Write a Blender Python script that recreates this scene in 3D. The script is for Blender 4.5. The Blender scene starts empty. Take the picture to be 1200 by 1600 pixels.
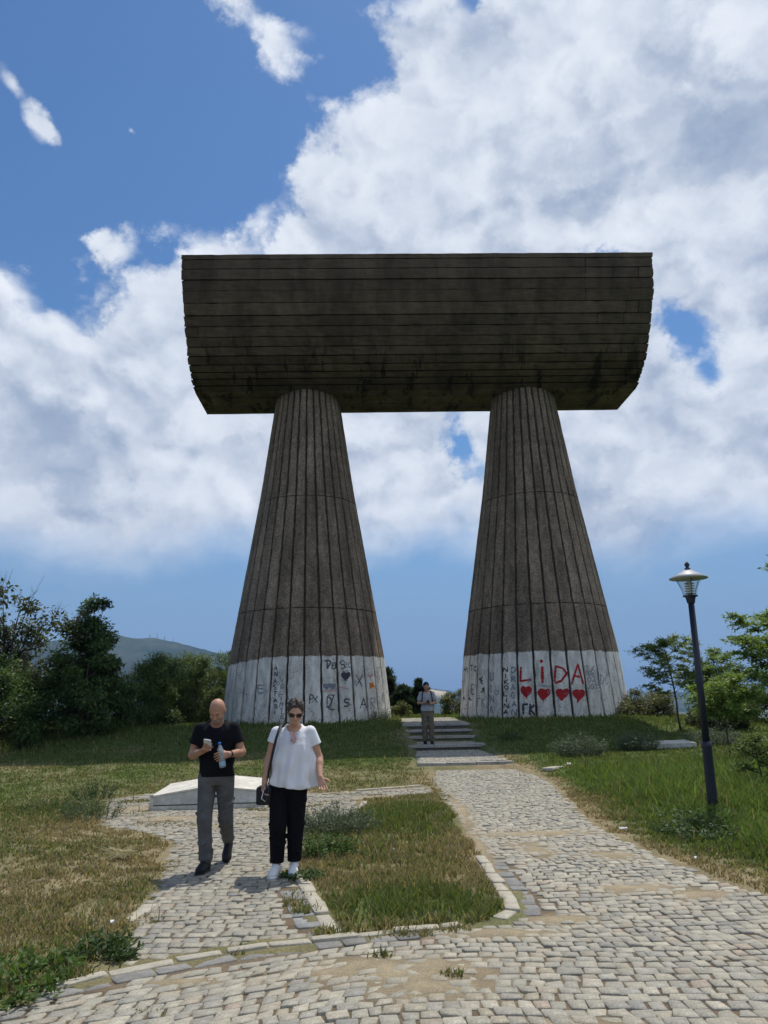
import bpy, math, random
import numpy as np
from mathutils import Vector, Matrix

random.seed(7)
rng = np.random.default_rng(7)
scene = bpy.context.scene
C = scene.collection
R = math.radians

# ------------------------------------------------------------------ camera
cam_data = bpy.data.cameras.new('camera')
cam = bpy.data.objects.new('camera', cam_data)
C.objects.link(cam)
cam_data.sensor_fit = 'VERTICAL'
cam_data.sensor_height = 36.0
cam_data.lens = 27.0
cam_data.clip_start = 0.1
cam_data.clip_end = 40000
CAM_Z = 1.65
cam.matrix_world = Matrix.Translation((0, 0, CAM_Z)) @ Matrix.Rotation(R(90 + 13.64), 4, 'X') @ Matrix.Rotation(R(-1.26), 4, 'Z')
scene.camera = cam

# ------------------------------------------------------------------ light
SUN_EL, SUN_AZ = R(66), R(24)          # azimuth from +Y towards +X
sd = Vector((math.cos(SUN_EL) * math.sin(SUN_AZ), math.cos(SUN_EL) * math.cos(SUN_AZ), math.sin(SUN_EL)))
sun_data = bpy.data.lights.new('sun', 'SUN')
sun_data.energy = 3.2
sun_data.angle = R(0.6)
sun_data.color = (1.0, 0.95, 0.87)
sun = bpy.data.objects.new('sun', sun_data)
sun.rotation_euler = sd.to_track_quat('Z', 'Y').to_euler()
C.objects.link(sun)

scene.view_settings.view_transform = 'Standard'
scene.view_settings.look = 'None'
scene.view_settings.exposure = 0.30
scene.view_settings.gamma = 1.0
scene.view_settings.use_curve_mapping = False
scene.cycles.max_bounces = 4
scene.cycles.transparent_max_bounces = 12
scene.cycles.volume_bounces = 0
scene.cycles.caustics_reflective = False
scene.cycles.caustics_refractive = False
scene.cycles.use_denoising = True


def lin(r, g, b):
    def f(c):
        c /= 255.0
        return c / 12.92 if c <= 0.04045 else ((c + 0.055) / 1.055) ** 2.4
    return (f(r), f(g), f(b))


# ------------------------------------------------------------------ node helper
class NT:
    def __init__(self, tree):
        self.t = tree
        tree.nodes.clear()

    def n(self, typ, **kw):
        nd = self.t.nodes.new(typ)
        for k, v in kw.items():
            if k == 'ins':
                for i, val in v.items():
                    if hasattr(val, 'is_output') or isinstance(val, bpy.types.NodeSocket):
                        self.t.links.new(val, nd.inputs[i])
                    elif val is not None:
                        nd.inputs[i].default_value = val
            else:
                setattr(nd, k, v)
        return nd

    def math(self, op, a, b=None, c=None, clamp=False):
        nd = self.n('ShaderNodeMath', operation=op, use_clamp=clamp)
        for i, v in enumerate((a, b, c)):
            if v is None:
                continue
            if isinstance(v, bpy.types.NodeSocket):
                self.t.links.new(v, nd.inputs[i])
            else:
                nd.inputs[i].default_value = v
        return nd.outputs[0]

    def mix(self, fac, a, b, blend='MIX'):
        nd = self.n('ShaderNodeMix', data_type='RGBA', blend_type=blend)
        for i, v in ((0, fac), (6, a), (7, b)):
            if isinstance(v, bpy.types.NodeSocket):
                self.t.links.new(v, nd.inputs[i])
            else:
                nd.inputs[i].default_value = v if i == 0 else (*v[:3], 1.0)
        return nd.outputs[2]

    def noise(self, vec, scale, detail=6, rough=0.55, dist=0.0, dim='3D'):
        nd = self.n('ShaderNodeTexNoise', noise_dimensions=dim)
        if vec is not None:
            self.t.links.new(vec, nd.inputs['Vector'])
        nd.inputs['Scale'].default_value = scale
        nd.inputs['Detail'].default_value = detail
        nd.inputs['Roughness'].default_value = rough
        nd.inputs['Distortion'].default_value = dist
        return nd.outputs[0]

    def ramp(self, v, lo, hi, interp='SMOOTHSTEP', tlo=0.0, thi=1.0):
        nd = self.n('ShaderNodeMapRange', interpolation_type=interp)
        nd.clamp = True if interp == 'LINEAR' else nd.clamp
        self.t.links.new(v, nd.inputs[0])
        for i, x in ((1, lo), (2, hi), (3, tlo), (4, thi)):
            if isinstance(x, bpy.types.NodeSocket):
                self.t.links.new(x, nd.inputs[i])
            else:
                nd.inputs[i].default_value = x
        return nd.outputs[0]

    def mapping(self, vec, loc=(0, 0, 0), rot=(0, 0, 0), scale=(1, 1, 1)):
        nd = self.n('ShaderNodeMapping')
        self.t.links.new(vec, nd.inputs[0])
        nd.inputs[1].default_value = loc
        nd.inputs[2].default_value = rot
        nd.inputs[3].default_value = scale
        return nd.outputs[0]


# ------------------------------------------------------------------ sky
world = bpy.data.worlds.new('World')
scene.world = world
world.use_nodes = True
w = NT(world.node_tree)
tc = w.n('ShaderNodeTexCoord').outputs['Generated']
sky = w.n('ShaderNodeTexSky', sky_type='NISHITA')
sky.sun_disc = False
sky.sun_elevation = SUN_EL
sky.sun_rotation = SUN_AZ
sky.altitude = 600
sky.air_density = 1.3
sky.dust_density = 0.6
sky.ozone_density = 2.5
K = 10.0                                     # background strength is 0.1, colours are scaled by K
sep = w.n('ShaderNodeSeparateXYZ', ins={0: tc})
az = w.math('MULTIPLY', w.math('ARCTAN2', sep.outputs[0], sep.outputs[1]), 57.29578)
el = w.math('MULTIPLY', w.math('ARCSINE', sep.outputs[2]), 57.29578)
# cloud coordinates: direction, a little flattened towards the horizon
pv = w.mapping(tc, scale=(1.0, 1.0, 1.2), loc=(3.1, 1.7, 0.4))
wn = w.n('ShaderNodeTexNoise', ins={'Vector': pv, 'Scale': 4.0, 'Detail': 2.0})
warp = w.n('ShaderNodeVectorMath', operation='MULTIPLY_ADD', ins={0: wn.outputs['Color'], 1: (0.16, 0.16, 0.16), 2: pv}).outputs[0]
nA = w.noise(warp, 4.2, 5, 0.58)


def puffs(vec):
    nd = w.n('ShaderNodeTexVoronoi', feature='F1', ins={'Vector': vec, 'Scale': 6.0, 'Detail': 2.0, 'Roughness': 0.55, 'Lacunarity': 2.2})
    return w.math('SUBTRACT', 1.0, nd.outputs['Distance'])


wn2 = w.n('ShaderNodeTexNoise', ins={'Vector': pv, 'Scale': 16.0, 'Detail': 7.0, 'Roughness': 0.66})
warp2 = w.n('ShaderNodeVectorMath', operation='MULTIPLY_ADD', ins={0: wn2.outputs['Color'], 1: (0.085, 0.085, 0.085), 2: warp}).outputs[0]
nB = wn2.outputs[0]
pA = puffs(warp2)
pB = puffs(w.mapping(warp2, loc=(0.014, -0.004, 0.034)))
nL = w.noise(pv, 1.6, 0, 0.5)
# layout: a bank that begins right of a slanting edge, and a cumulus belt low down
azs = w.math('MULTIPLY', w.math('SINE', w.math('MULTIPLY', az, 0.0174533)), 59.5)   # periodic all the way round
diag = w.math('ADD', w.math('MULTIPLY', azs, 0.0482), w.math('MULTIPLY_ADD', el, -0.0795, 3.66))
belt = w.math('MULTIPLY_ADD', el, -0.20, 5.72)
belt = w.math('ADD', belt, w.math('MULTIPLY', w.math('SINE', w.math('MULTIPLY', azs, 0.33)), 0.10))
cov = w.math('MAXIMUM', w.math('MULTIPLY', diag, 1.5), belt)
cov = w.math('ADD', w.math('MINIMUM', cov, 1.10), 0.28)


azel = w.n('ShaderNodeCombineXYZ', ins={0: az, 1: el, 2: 0.0}).outputs[0]


def blob(acc, a0, e0, ra, re, rot, amp):
    nd = w.n('ShaderNodeMapping', vector_type='TEXTURE', ins={0: azel, 1: (a0, e0, 0), 2: (0, 0, R(rot)), 3: (ra * 2.3, re * 2.3, 1)})
    g = w.n('ShaderNodeTexGradient', gradient_type='QUADRATIC_SPHERE', ins={0: nd.outputs[0]})
    return w.math('MULTIPLY_ADD', g.outputs[1], amp, acc)


cov = w.math('MAXIMUM', cov, -0.90)
for b in ((28, 39.5, 6, 4.5, 0, .85), (-8, 24, 7, 4, 0, .3), (-29.3, 39.3, 3.8, 2.0, -30, 1.55), (-26.8, 37.4, 3.2, 1.9, -30, 1.55), (-13.0, 46.8, 6.5, 2.4, -5, 1.6), (-25, 46.5, 4.5, 1.6, -20, 1.3), (-20.5, 38.6, 2.0, 1.2, -20, 1.35), (-29.5, 43.5, 3.6, 2.5, 40, 1.15),
          (24.6, 21.5, 2.6, 3.6, 25, -1.22), (23.0, 25.0, 2.4, 2.0, 0, -.8), (6.4, 18.6, 2.2, 3.8, 8, -1.15), (18.8, 30.2, 3.6, 1.8, 0, -1.15), (9, 47, 3.5, 1.6, -20, -0.55), (21.5, 27.0, 2.0, 1.5, 0, -.4), (-19.5, 30.6, 4.0, 1.4, 25, -.55)):
    cov = blob(cov, *b)
dens = w.math('ADD', cov, w.math('MULTIPLY', w.math('SUBTRACT', nA, 0.5), 1.75))
dens = w.math('ADD', dens, w.math('MULTIPLY', w.math('SUBTRACT', pA, 0.62), 0.75))
dens = w.math('ADD', dens, w.math('MULTIPLY', w.math('SUBTRACT', nB, 0.5), 1.05))
dens = w.math('ADD', dens, w.math('MULTIPLY', w.math('SUBTRACT', nL, 0.5), 0.35))
# the cloud deck ends above a clear strip over the horizon
base_cut = w.ramp(w.math('ADD', el, w.math('MULTIPLY', w.math('SUBTRACT', nA, 0.5), 12.0)), 8.0, 14.0)
mask = w.math('MULTIPLY', w.ramp(dens, 0.02, 0.42), base_cut)
relief = w.math('SUBTRACT', pA, pB)
tone = w.math('MULTIPLY_ADD', relief, 1.25, 0.66)
tone = w.math('ADD', tone, w.math('MULTIPLY', w.math('SUBTRACT', nB, 0.5), 0.70))
tone = w.math('ADD', tone, w.math('MULTIPLY', w.math('SUBTRACT', nA, 0.5), -0.75))
tone = w.math('SUBTRACT', tone, w.math('MULTIPLY', w.ramp(dens, 0.35, 1.5), 0.22))
for b in ((28.5, 34.5, 7.5, 3.2, 25, -0.46), (31, 28.5, 6, 3, 20, -.28), (-21.5, 23.0, 6.0, 2.3, 5, -0.46), (-26, 19.5, 4, 2.0, 0, -.28), (15.5, 16.5, 5.0, 2.6, 10, -0.36), (-26, 27.3, 6.0, 1.6, 0, 0.35), (-6, 16, 8, 2, 0, 0.12), (2, 38, 9, 4, 0, .14)):
    tone = blob(tone, *b)
tone = w.math('MULTIPLY_ADD', w.math('TANH', w.math('MULTIPLY_ADD', tone, 1.45, -0.56)), 0.5, 0.5)
ccol = w.mix(tone, tuple(c * K for c in lin(122, 142, 172)), tuple(c * K for c in lin(222, 227, 235)))
strip = w.ramp(el, 15.0, 4.0)
skyc = w.mix(1.0, sky.outputs[0], (0.44, 0.62, 0.80), 'MULTIPLY')
skyc = w.mix(w.math('MULTIPLY', strip, 0.85), skyc, tuple(c * K for c in lin(119, 148, 186)))
final = w.mix(mask, skyc, ccol)
bg = w.n('ShaderNodeBackground', ins={0: final, 1: 0.1})
wo = w.n('ShaderNodeOutputWorld', ins={0: bg.outputs[0]})
world.cycles.sampling_method = 'MANUAL'
world.cycles.sample_map_resolution = 512


# ------------------------------------------------------------------ object helpers
def tag(o, label=None, cat=None, group=None, kind=None):
    if label:
        o['label'] = label
    if cat:
        o['category'] = cat
    if group:
        o['group'] = group
    if kind:
        o['kind'] = kind
    return o


def empty(name, loc=(0, 0, 0), rz=0.0, parent=None):
    o = bpy.data.objects.new(name, None)
    o.empty_display_size = 0.1
    o.location = loc
    o.rotation_euler = (0, 0, rz)
    o.parent = parent
    C.objects.link(o)
    return o


def mesh_data(name, V, F, smooth=False, col=None):
    """V (n,3); F either list of tuples or (m,k) array; col per-vertex rgb"""
    me = bpy.data.meshes.new(name)
    V = np.asarray(V, dtype=np.float32)
    if isinstance(F, np.ndarray):
        m, k = F.shape
        me.vertices.add(len(V))
        me.vertices.foreach_set('co', V.ravel())
        me.loops.add(m * k)
        me.loops.foreach_set('vertex_index', F.astype(np.int32).ravel())
        me.polygons.add(m)
        me.polygons.foreach_set('loop_start', np.arange(0, m * k, k, dtype=np.int32))
        me.update(calc_edges=True)
    else:
        me.from_pydata([tuple(map(float, v)) for v in V], [], [tuple(int(i) for i in f) for f in F])
        me.update()
    if col is not None:
        at = me.color_attributes.new('col', 'FLOAT_COLOR', 'POINT')
        c4 = np.ones((len(V), 4), dtype=np.float32)
        c4[:, :3] = col
        at.data.foreach_set('color', c4.ravel())
    if smooth:
        me.polygons.foreach_set('use_smooth', np.ones(len(me.polygons), dtype=bool))
    me.validate()
    return me


def mk(name, V, F, mat, parent=None, smooth=False, col=None, loc=(0, 0, 0), rz=0.0):
    me = mesh_data(name, V, F, smooth, col)
    return place(name, me, mat, parent, loc, rz)


def place(name, me, mat=None, parent=None, loc=(0, 0, 0), rz=0.0):
    if mat is not None and not me.materials:
        me.materials.append(mat)
    o = bpy.data.objects.new(name, me)
    o.location = loc
    o.rotation_euler = (0, 0, rz)
    o.parent = parent
    C.objects.link(o)
    return o


class MB:
    """collects simple shapes into one mesh"""
    def __init__(self):
        self.V, self.F = [], []

    def add(self, V, F):
        b = len(self.V)
        self.V += [tuple(v) for v in V]
        self.F += [tuple(i + b for i in f) for f in F]
        return self

    def box(self, lo, hi):
        x0, y0, z0 = lo
        x1, y1, z1 = hi
        return self.add([(x0, y0, z0), (x1, y0, z0), (x1, y1, z0), (x0, y1, z0), (x0, y0, z1), (x1, y0, z1), (x1, y1, z1), (x0, y1, z1)],
                        [(0, 3, 2, 1), (4, 5, 6, 7), (0, 1, 5, 4), (1, 2, 6, 5), (2, 3, 7, 6), (3, 0, 4, 7)])

    def hexa(self, bottom, top):
        return self.add(list(bottom) + list(top), [(0, 3, 2, 1), (4, 5, 6, 7), (0, 1, 5, 4), (1, 2, 6, 5), (2, 3, 7, 6), (3, 0, 4, 7)])

    def lathe(self, prof, n=24, axis_o=(0, 0, 0), cap=True):
        V, F = [], []
        m = len(prof)
        for r, z in prof:
            for i in range(n):
                a = 2 * math.pi * i / n
                V.append((axis_o[0] + r * math.cos(a), axis_o[1] + r * math.sin(a), axis_o[2] + z))
        for j in range(m - 1):
            for i in range(n):
                k = (i + 1) % n
                F.append((j * n + i, j * n + k, (j + 1) * n + k, (j + 1) * n + i))
        if cap:
            F.append(tuple(range(n - 1, -1, -1)))
            F.append(tuple((m - 1) * n + i for i in range(n)))
        return self.add(V, F)

    def tube(self, pts, rad, n=6, cap=True):
        pts = [Vector(p) for p in pts]
        rads = rad if isinstance(rad, (list, tuple)) else [rad] * len(pts)
        V, F = [], []
        prev = None
        for j, p in enumerate(pts):
            d = (pts[min(j + 1, len(pts) - 1)] - pts[max(j - 1, 0)])
            d = d.normalized() if d.length > 1e-9 else Vector((0, 0, 1))
            ref = prev if prev is not None else (Vector((1, 0, 0)) if abs(d.x) < 0.8 else Vector((0, 1, 0)))
            a = (ref - d * ref.dot(d)).normalized()
            prev = a
            b = d.cross(a)
            for i in range(n):
                t = 2 * math.pi * i / n
                V.append(tuple(p + (a * math.cos(t) + b * math.sin(t)) * rads[j]))
        for j in range(len(pts) - 1):
            for i in range(n):
                k = (i + 1) % n
                F.append((j * n + i, j * n + k, (j + 1) * n + k, (j + 1) * n + i))
        if cap:
            F.append(tuple(range(n - 1, -1, -1)))
            F.append(tuple((len(pts) - 1) * n + i for i in range(n)))
        return self.add(V, F)

    def build(self, name, mat, parent=None, smooth=False, loc=(0, 0, 0), rz=0.0):
        return mk(name, self.V, self.F, mat, parent, smooth, None, loc, rz)


# ------------------------------------------------------------------ numpy noise
_LAT = rng.random((256, 256)).astype(np.float32)


def vnoise(x, y, s=1.0, off=0):
    x = np.asarray(x, dtype=np.float64) * s + off * 17.3
    y = np.asarray(y, dtype=np.float64) * s + off * 9.7
    xi, yi = np.floor(x).astype(int), np.floor(y).astype(int)
    fx, fy = x - xi, y - yi
    fx, fy = fx * fx * (3 - 2 * fx), fy * fy * (3 - 2 * fy)
    a, b = _LAT[xi & 255, yi & 255], _LAT[(xi + 1) & 255, yi & 255]
    c, d = _LAT[xi & 255, (yi + 1) & 255], _LAT[(xi + 1) & 255, (yi + 1) & 255]
    return (a * (1 - fx) + b * fx) * (1 - fy) + (c * (1 - fx) + d * fx) * fy


def fbm(x, y, s=1.0, oct=4, off=0):
    v, amp, tot = 0, 1.0, 0
    for i in range(oct):
        v = v + amp * vnoise(x, y, s * 2 ** i, off + i)
        tot += amp
        amp *= 0.5
    return v / tot


def sstep(x, a, b):
    t = np.clip((np.asarray(x, dtype=np.float64) - a) / (b - a), 0, 1)
    return t * t * (3 - 2 * t)


def polysd(x, y, poly):
    """signed distance, negative inside"""
    x = np.asarray(x, dtype=np.float64)
    y = np.asarray(y, dtype=np.float64)
    d2 = np.full(x.shape, 1e18)
    ins = np.zeros(x.shape, dtype=bool)
    n = len(poly)
    for i in range(n):
        ax, ay = poly[i]
        bx, by = poly[(i + 1) % n]
        ex, ey = bx - ax, by - ay
        t = np.clip(((x - ax) * ex + (y - ay) * ey) / (ex * ex + ey * ey), 0, 1)
        d2 = np.minimum(d2, (x - ax - t * ex) ** 2 + (y - ay - t * ey) ** 2)
        c = ((ay > y) != (by > y))
        with np.errstate(divide='ignore', invalid='ignore'):
            xx = ex * (y - ay) / (by - ay if by != ay else 1e-12) + ax
        ins ^= c & (x < xx)
    d = np.sqrt(d2)
    return np.where(ins, -d, d)


# ------------------------------------------------------------------ materials
def material(name, base, rough=0.85, var=0.2, scale=4.0, bump=0.0, bscale=40.0, attr=None, spec=0.25, metal=0.0, extra=None, var2=0.0, scale2=40.0, world_pos=False):
    m = bpy.data.materials.new(name)
    m.use_nodes = True
    t = NT(m.node_tree)
    if world_pos:
        co = t.n('ShaderNodeNewGeometry').outputs['Position']
    else:
        co = t.n('ShaderNodeTexCoord').outputs['Object']
    if attr:
        c = t.n('ShaderNodeVertexColor', layer_name=attr).outputs[0]
        c = t.mix(1.0, c, base, 'MULTIPLY')
    else:
        c = t.n('ShaderNodeRGB')
        c.outputs[0].default_value = (*base, 1)
        c = c.outputs[0]
    if var:
        nz = t.noise(co, scale, 6, 0.6)
        f = t.ramp(nz, 0.3, 0.7, 'LINEAR', 1 - var, 1 + var)
        c = t.mix(1.0, c, t.n('ShaderNodeCombineXYZ', ins={0: f, 1: f, 2: f}).outputs[0], 'MULTIPLY')
    if var2:
        nz = t.noise(co, scale2, 4, 0.6)
        f = t.ramp(nz, 0.3, 0.7, 'LINEAR', 1 - var2, 1 + var2)
        c = t.mix(1.0, c, t.n('ShaderNodeCombineXYZ', ins={0: f, 1: f, 2: f}).outputs[0], 'MULTIPLY')
    if extra:
        c = extra(t, c, co)
    bs = t.n('ShaderNodeBsdfPrincipled')
    t.t.links.new(c, bs.inputs['Base Color'])
    bs.inputs['Roughness'].default_value = rough
    bs.inputs['Metallic'].default_value = metal
    bs.inputs['Specular IOR Level'].default_value = spec
    if bump:
        bn = t.n('ShaderNodeBump')
        bn.inputs['Strength'].default_value = 1.0
        bn.inputs['Distance'].default_value = bump
        t.t.links.new(t.noise(co, bscale, 6, 0.65), bn.inputs['Height'])
        t.t.links.new(bn.outputs[0], bs.inputs['Normal'])
    t.n('ShaderNodeOutputMaterial', ins={0: bs.outputs[0]})
    return m


def leaf_material(name, base, trans=0.35, rough=0.6):
    m = bpy.data.materials.new(name)
    m.use_nodes = True
    t = NT(m.node_tree)
    c = t.n('ShaderNodeVertexColor', layer_name='col').outputs[0]
    c = t.mix(1.0, c, base, 'MULTIPLY')
    bs = t.n('ShaderNodeBsdfPrincipled', ins={'Base Color': c, 'Roughness': rough, 'Specular IOR Level': 0.25})
    tr = t.n('ShaderNodeBsdfTranslucent', ins={0: t.mix(1.0, c, (1.25, 1.2, 0.7), 'MULTIPLY')})
    mx = t.n('ShaderNodeMixShader', ins={0: trans, 1: bs.outputs[0], 2: tr.outputs[0]})
    t.n('ShaderNodeOutputMaterial', ins={0: mx.outputs[0]})
    return m

# ------------------------------------------------------------------ places
PATH_A = [(-3.6, 1.8), (4.2, 1.8), (3.7, 5.2), (3.12, 6.9), (2.92, 7.8), (2.82, 8.5), (2.72, 9.64), (2.66, 10.85), (2.9, 13.1), (3.15, 16), (3.1, 18.0), (2.95, 18.9),
          (0.85, 18.9), (.84, 15.5), (.85, 13.45), (.95, 9.86), (.97, 7.96), (1.0, 6.99), (.97, 6.55), (.75, 6.32), (.5, 6.22), (.17, 6.13), (-.21, 6.03), (-.47, 5.93), (-.87, 5.81),
          (-1.23, 5.65), (-1.67, 5.41), (-2.03, 5.17), (-2.4, 4.8), (-3.6, 4.3)]
PATH_B = [(-1.85, 5.45), (-1.67, 5.56), (-1.23, 5.80), (-.87, 5.95), (-.5, 6.05), (-.57, 6.63), (-.79, 7.49), (-.93, 8.0), (-.98, 9.3), (-1.04, 11.1), (-.48, 12.2), (-.48, 13.75),
          (.8, 14.35), (.75, 15.45), (-.47, 15.0), (-1.27, 14.8), (-2.35, 15.2), (-4.6, 15.3), (-5.06, 14.4), (-4.1, 11.5), (-3.06, 10.6), (-2.66, 9.87), (-2.25, 7.87), (-2.11, 6.95), (-1.95, 6.07)]
STAIR = [(.55, 18.9), (2.9, 18.9), (2.9, 36), (.45, 36)]
STEPS = [(19.15, .13), (23.7, .28), (25.6, .44), (26.7, .60), (27.8, .755)]
MON = (1.579, 33.377)
MON_YAW = R(1.708)


def path_sd(x, y):
    return np.minimum(np.minimum(polysd(x, y, PATH_A), polysd(x, y, PATH_B)), polysd(x, y, STAIR))


def H0(x, y):
    h = np.interp(y, [0, 17, 20, 24, 28, 30], [0, 0, .12, .26, .72, .76])
    h = h + .07 * sstep(x, 3.4, 6.0) * sstep(y, 19, 14)
    h = h - .30 * sstep(x, 8, 16) * sstep(y, 15, 30)
    ex = np.maximum(0, np.maximum(x - 15, -19 - x))
    ey = np.maximum(0, np.maximum(y - 42, -40 - y))
    e = np.hypot(ex, ey)
    h = h - 66 * (1 - np.exp(-(e / 95.0) ** 1.25))
    far = np.hypot(x, y)
    h = h + sstep(far, 300, 2500) * (fbm(x, y, 1 / 900., 3, 5) - .5) * 26
    return h


def H(x, y):
    x = np.asarray(x, dtype=np.float64)
    y = np.asarray(y, dtype=np.float64)
    sd = np.full(np.broadcast(x, y).shape, 9.0)
    near = (np.abs(x) < 7) & (y > 0) & (y < 38)
    xb, yb = np.broadcast_to(x, sd.shape), np.broadcast_to(y, sd.shape)
    if near.any():
        sd[near] = path_sd(xb[near], yb[near])
    h = H0(xb, yb)
    h = h + sstep(sd, .05, 1.2) * (fbm(xb, yb, .8, 3, 2) - .42) * .09 * sstep(np.hypot(xb, yb), 300, 60)
    h = h - .13 * sstep(sd, -.12, -.28)
    return h


def dryness(x, y):
    """0 lush .. 1 straw; also a bare-earth measure"""
    n = fbm(x, y, .55, 4, 11)
    d = .29 + 1.6 * (n - .5)
    d = d + .20 * sstep(y, 20, 8) * (x < 1.2)
    d = d - .65 * sstep(x, 3.3, 4.0) * sstep(y, 30, 24)
    d = d - .40 * sstep(y, 19, 27)
    sd = polysd(x, y, PATH_A)
    d = d - .55 * np.exp(-((x - .2) / .9) ** 2 - ((y - 6.9) / .5) ** 2) - .35 * np.exp(-((x - .2) / .8) ** 2 - ((y - 12.6) / 1.0) ** 2) - .3 * np.exp(-((x + 2.3) / .35) ** 2) * (y < 9)
    d = d + .75 * np.exp(-(np.maximum(sd, 0) / .28) ** 2) * (x > 2)
    d = d + .25 * np.exp(-(np.maximum(path_sd(x, y), 0) / .35) ** 2)
    return np.clip(d, 0, 1)


GREEN = np.array([.104, .145, .042])
STRAW = np.array([.30, .25, .145])
EARTH = np.array([.21, .16, .10])


def ground_col(x, y):
    d = dryness(x, y)[..., None]
    c = GREEN * .75 * (1 - d) + (STRAW * .55 + EARTH * .30) * d
    far = sstep(np.hypot(x, y), 60, 200)[..., None]
    f = fbm(x, y, 1 / 120., 4, 3)[..., None]
    farc = np.array([.045, .075, .025]) * (1 - f) * 1.3 + np.array([.16, .15, .08]) * f * .8
    return c * (1 - far) + farc * far


def axis(lo, hi, st, lim):
    a = list(np.arange(lo, hi + 1e-6, st))
    s, p = st, a[-1]
    while p < lim:
        s *= 1.22
        p += s
        a.append(p)
    s, p = st, a[0]
    b = []
    while p > -lim:
        s *= 1.22
        p -= s
        b.append(p)
    return np.array(b[::-1] + a)


gx, gy = axis(-15, 14, .13, 14000), axis(2.0, 42, .15, 14000)
GX, GY = np.meshgrid(gx, gy, indexing='ij')
GZ = H(GX, GY)
nx, ny = GX.shape
idx = np.arange(nx * ny).reshape(nx, ny)
F = np.stack([idx[:-1, :-1], idx[1:, :-1], idx[1:, 1:], idx[:-1, 1:]], -1).reshape(-1, 4)
V = np.stack([GX, GY, GZ], -1).reshape(-1, 3)
M_ground = material('ground_soil', (1, 1, 1), .95, .22, 2.2, .012, 30, 'col', .1, var2=.35, scale2=38)
ground = mk('ground', V, F, M_ground, None, True, ground_col(GX, GY).reshape(-1, 3))
tag(ground, kind='structure')

# far hills: ridge lines of their own, standing beyond the plain
M_hill = material('hill_scrub', (1, 1, 1), .95, .25, .004, 0, 1, 'col', .05, var2=.3, scale2=.03)


def hill_range(name, az, el, dist, depth, seed, quarry=None):
    """a ridge whose crest runs along azimuths az (deg) with crest heights given by el (deg)"""
    A = np.linspace(az[0], az[-1], 260)
    E = np.interp(A, az, el)
    crest = np.tan(np.radians(E)) * dist + CAM_Z
    T = np.linspace(-1.25, 1.25, 60)
    AA, TT = np.meshgrid(A, T, indexing='ij')
    rr = dist + TT * depth
    x, y = rr * np.sin(np.radians(AA)), rr * np.cos(np.radians(AA))
    prof = np.exp(-(TT * 1.55) ** 2)
    base = -95.
    z = base + (crest[:, None] - base) * prof
    n = fbm(x, y, 6. / depth, 5, seed) - .5
    z = z + n * depth * .10 * (1 - .75 * prof) + (fbm(x, y, 30. / depth, 3, seed + 1) - .5) * depth * .012
    z[:, 0] = z[:, -1] = -140
    f = fbm(x, y, 9. / depth, 4, seed + 3)
    f2 = sstep(f, .42, .60)[..., None]
    c = np.array([.018, .036, .020]) * (1 - f2) + np.array([.045, .058, .032]) * f2
    if quarry:
        qa, qt, ra, rt = quarry
        q = np.exp(-((AA - qa) / ra) ** 4 - ((TT - qt) / rt) ** 4)[..., None]
        c = c * (1 - q) + np.array([.52, .42, .25]) * q
    n0, n1 = AA.shape
    i = np.arange(n0 * n1).reshape(n0, n1)
    F = np.stack([i[:-1, :-1], i[1:, :-1], i[1:, 1:], i[:-1, 1:]], -1).reshape(-1, 4)
    o = mk(name, np.stack([x, y, z], -1).reshape(-1, 3), F, M_hill, None, True, c.reshape(-1, 3))
    return tag(o, kind='structure')


hill_range('hills', [-48, -40, -31, -25, -20, -17.6, -15.5, -13, -11, -7, -3, 2, 8], [0.5, 2.2, 3.5, 4.15, 4.45, 4.35, 4.1, 3.6, 2.95, 2.0, 1.1, -.2, -1.6], 3000, 1100, 21)
hill_range('hills', [-8, -3, 0, 1.5, 3, 4.2, 5.5, 8, 12, 17, 22, 27, 33, 40], [-1.0, .8, 1.05, .85, .70, .5, .12, -.05, -.1, .05, -.1, -.15, .1, -.6], 4200, 1200, 33, (3.6, -.30, 1.0, .10))

# ------------------------------------------------------------------ paving
M_cobble = material('granite_cobble', (1, 1, 1), .80, .20, 11., .005, 80, 'col', .3, var2=.24, scale2=95)
M_bed = material('path_soil', (1, 1, 1), .95, .2, 5., .006, 60, 'col', .1, var2=.25, scale2=70)
M_kerb = material('limestone_kerb', (.40, .37, .295), .85, .16, 6., .006, 60, None, .2, var2=.15, scale2=60)

SAND = [(-.02, 5.33, .85, .34), (.25, 5.0, .5, .25), (2.12, 7.25, .55, .30), (2.55, 7.0, .4, .2), (1.8, 10.1, 1.2, .30), (1.05, 12.0, .16, 2.6), (.98, 9.5, .14, 1.6), (1.25, 6.35, .35, .16), (.85, 6.05, .6, .14),
        (1.55, 9.2, .35, .6), (2.3, 8.7, .4, .4), (-1.3, 5.2, .3, .1), (-3.2, 12.0, .8, .35), (-1.6, 12.3, .7, .3), (-2.3, 11.2, .8, .18), (-4.2, 13.2, .5, .6), (-.2, 14.0, .8, .25), (.9, 4.4, .4, .2)]


def sandy(x, y):
    s = np.zeros(np.shape(x))
    for cx, cy, rx, ry in SAND:
        s = np.maximum(s, np.exp(-((x - cx) / rx) ** 2 - ((y - cy) / ry) ** 2))
    return s


def bed_z(x, y):
    s = sandy(x, y)
    n = fbm(x, y, 5.0, 3, 7)
    return -.0085 + .006 * (n - .5) + .028 * np.clip(s - .30 - 1.0 * (n - .5), 0, 1)


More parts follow.
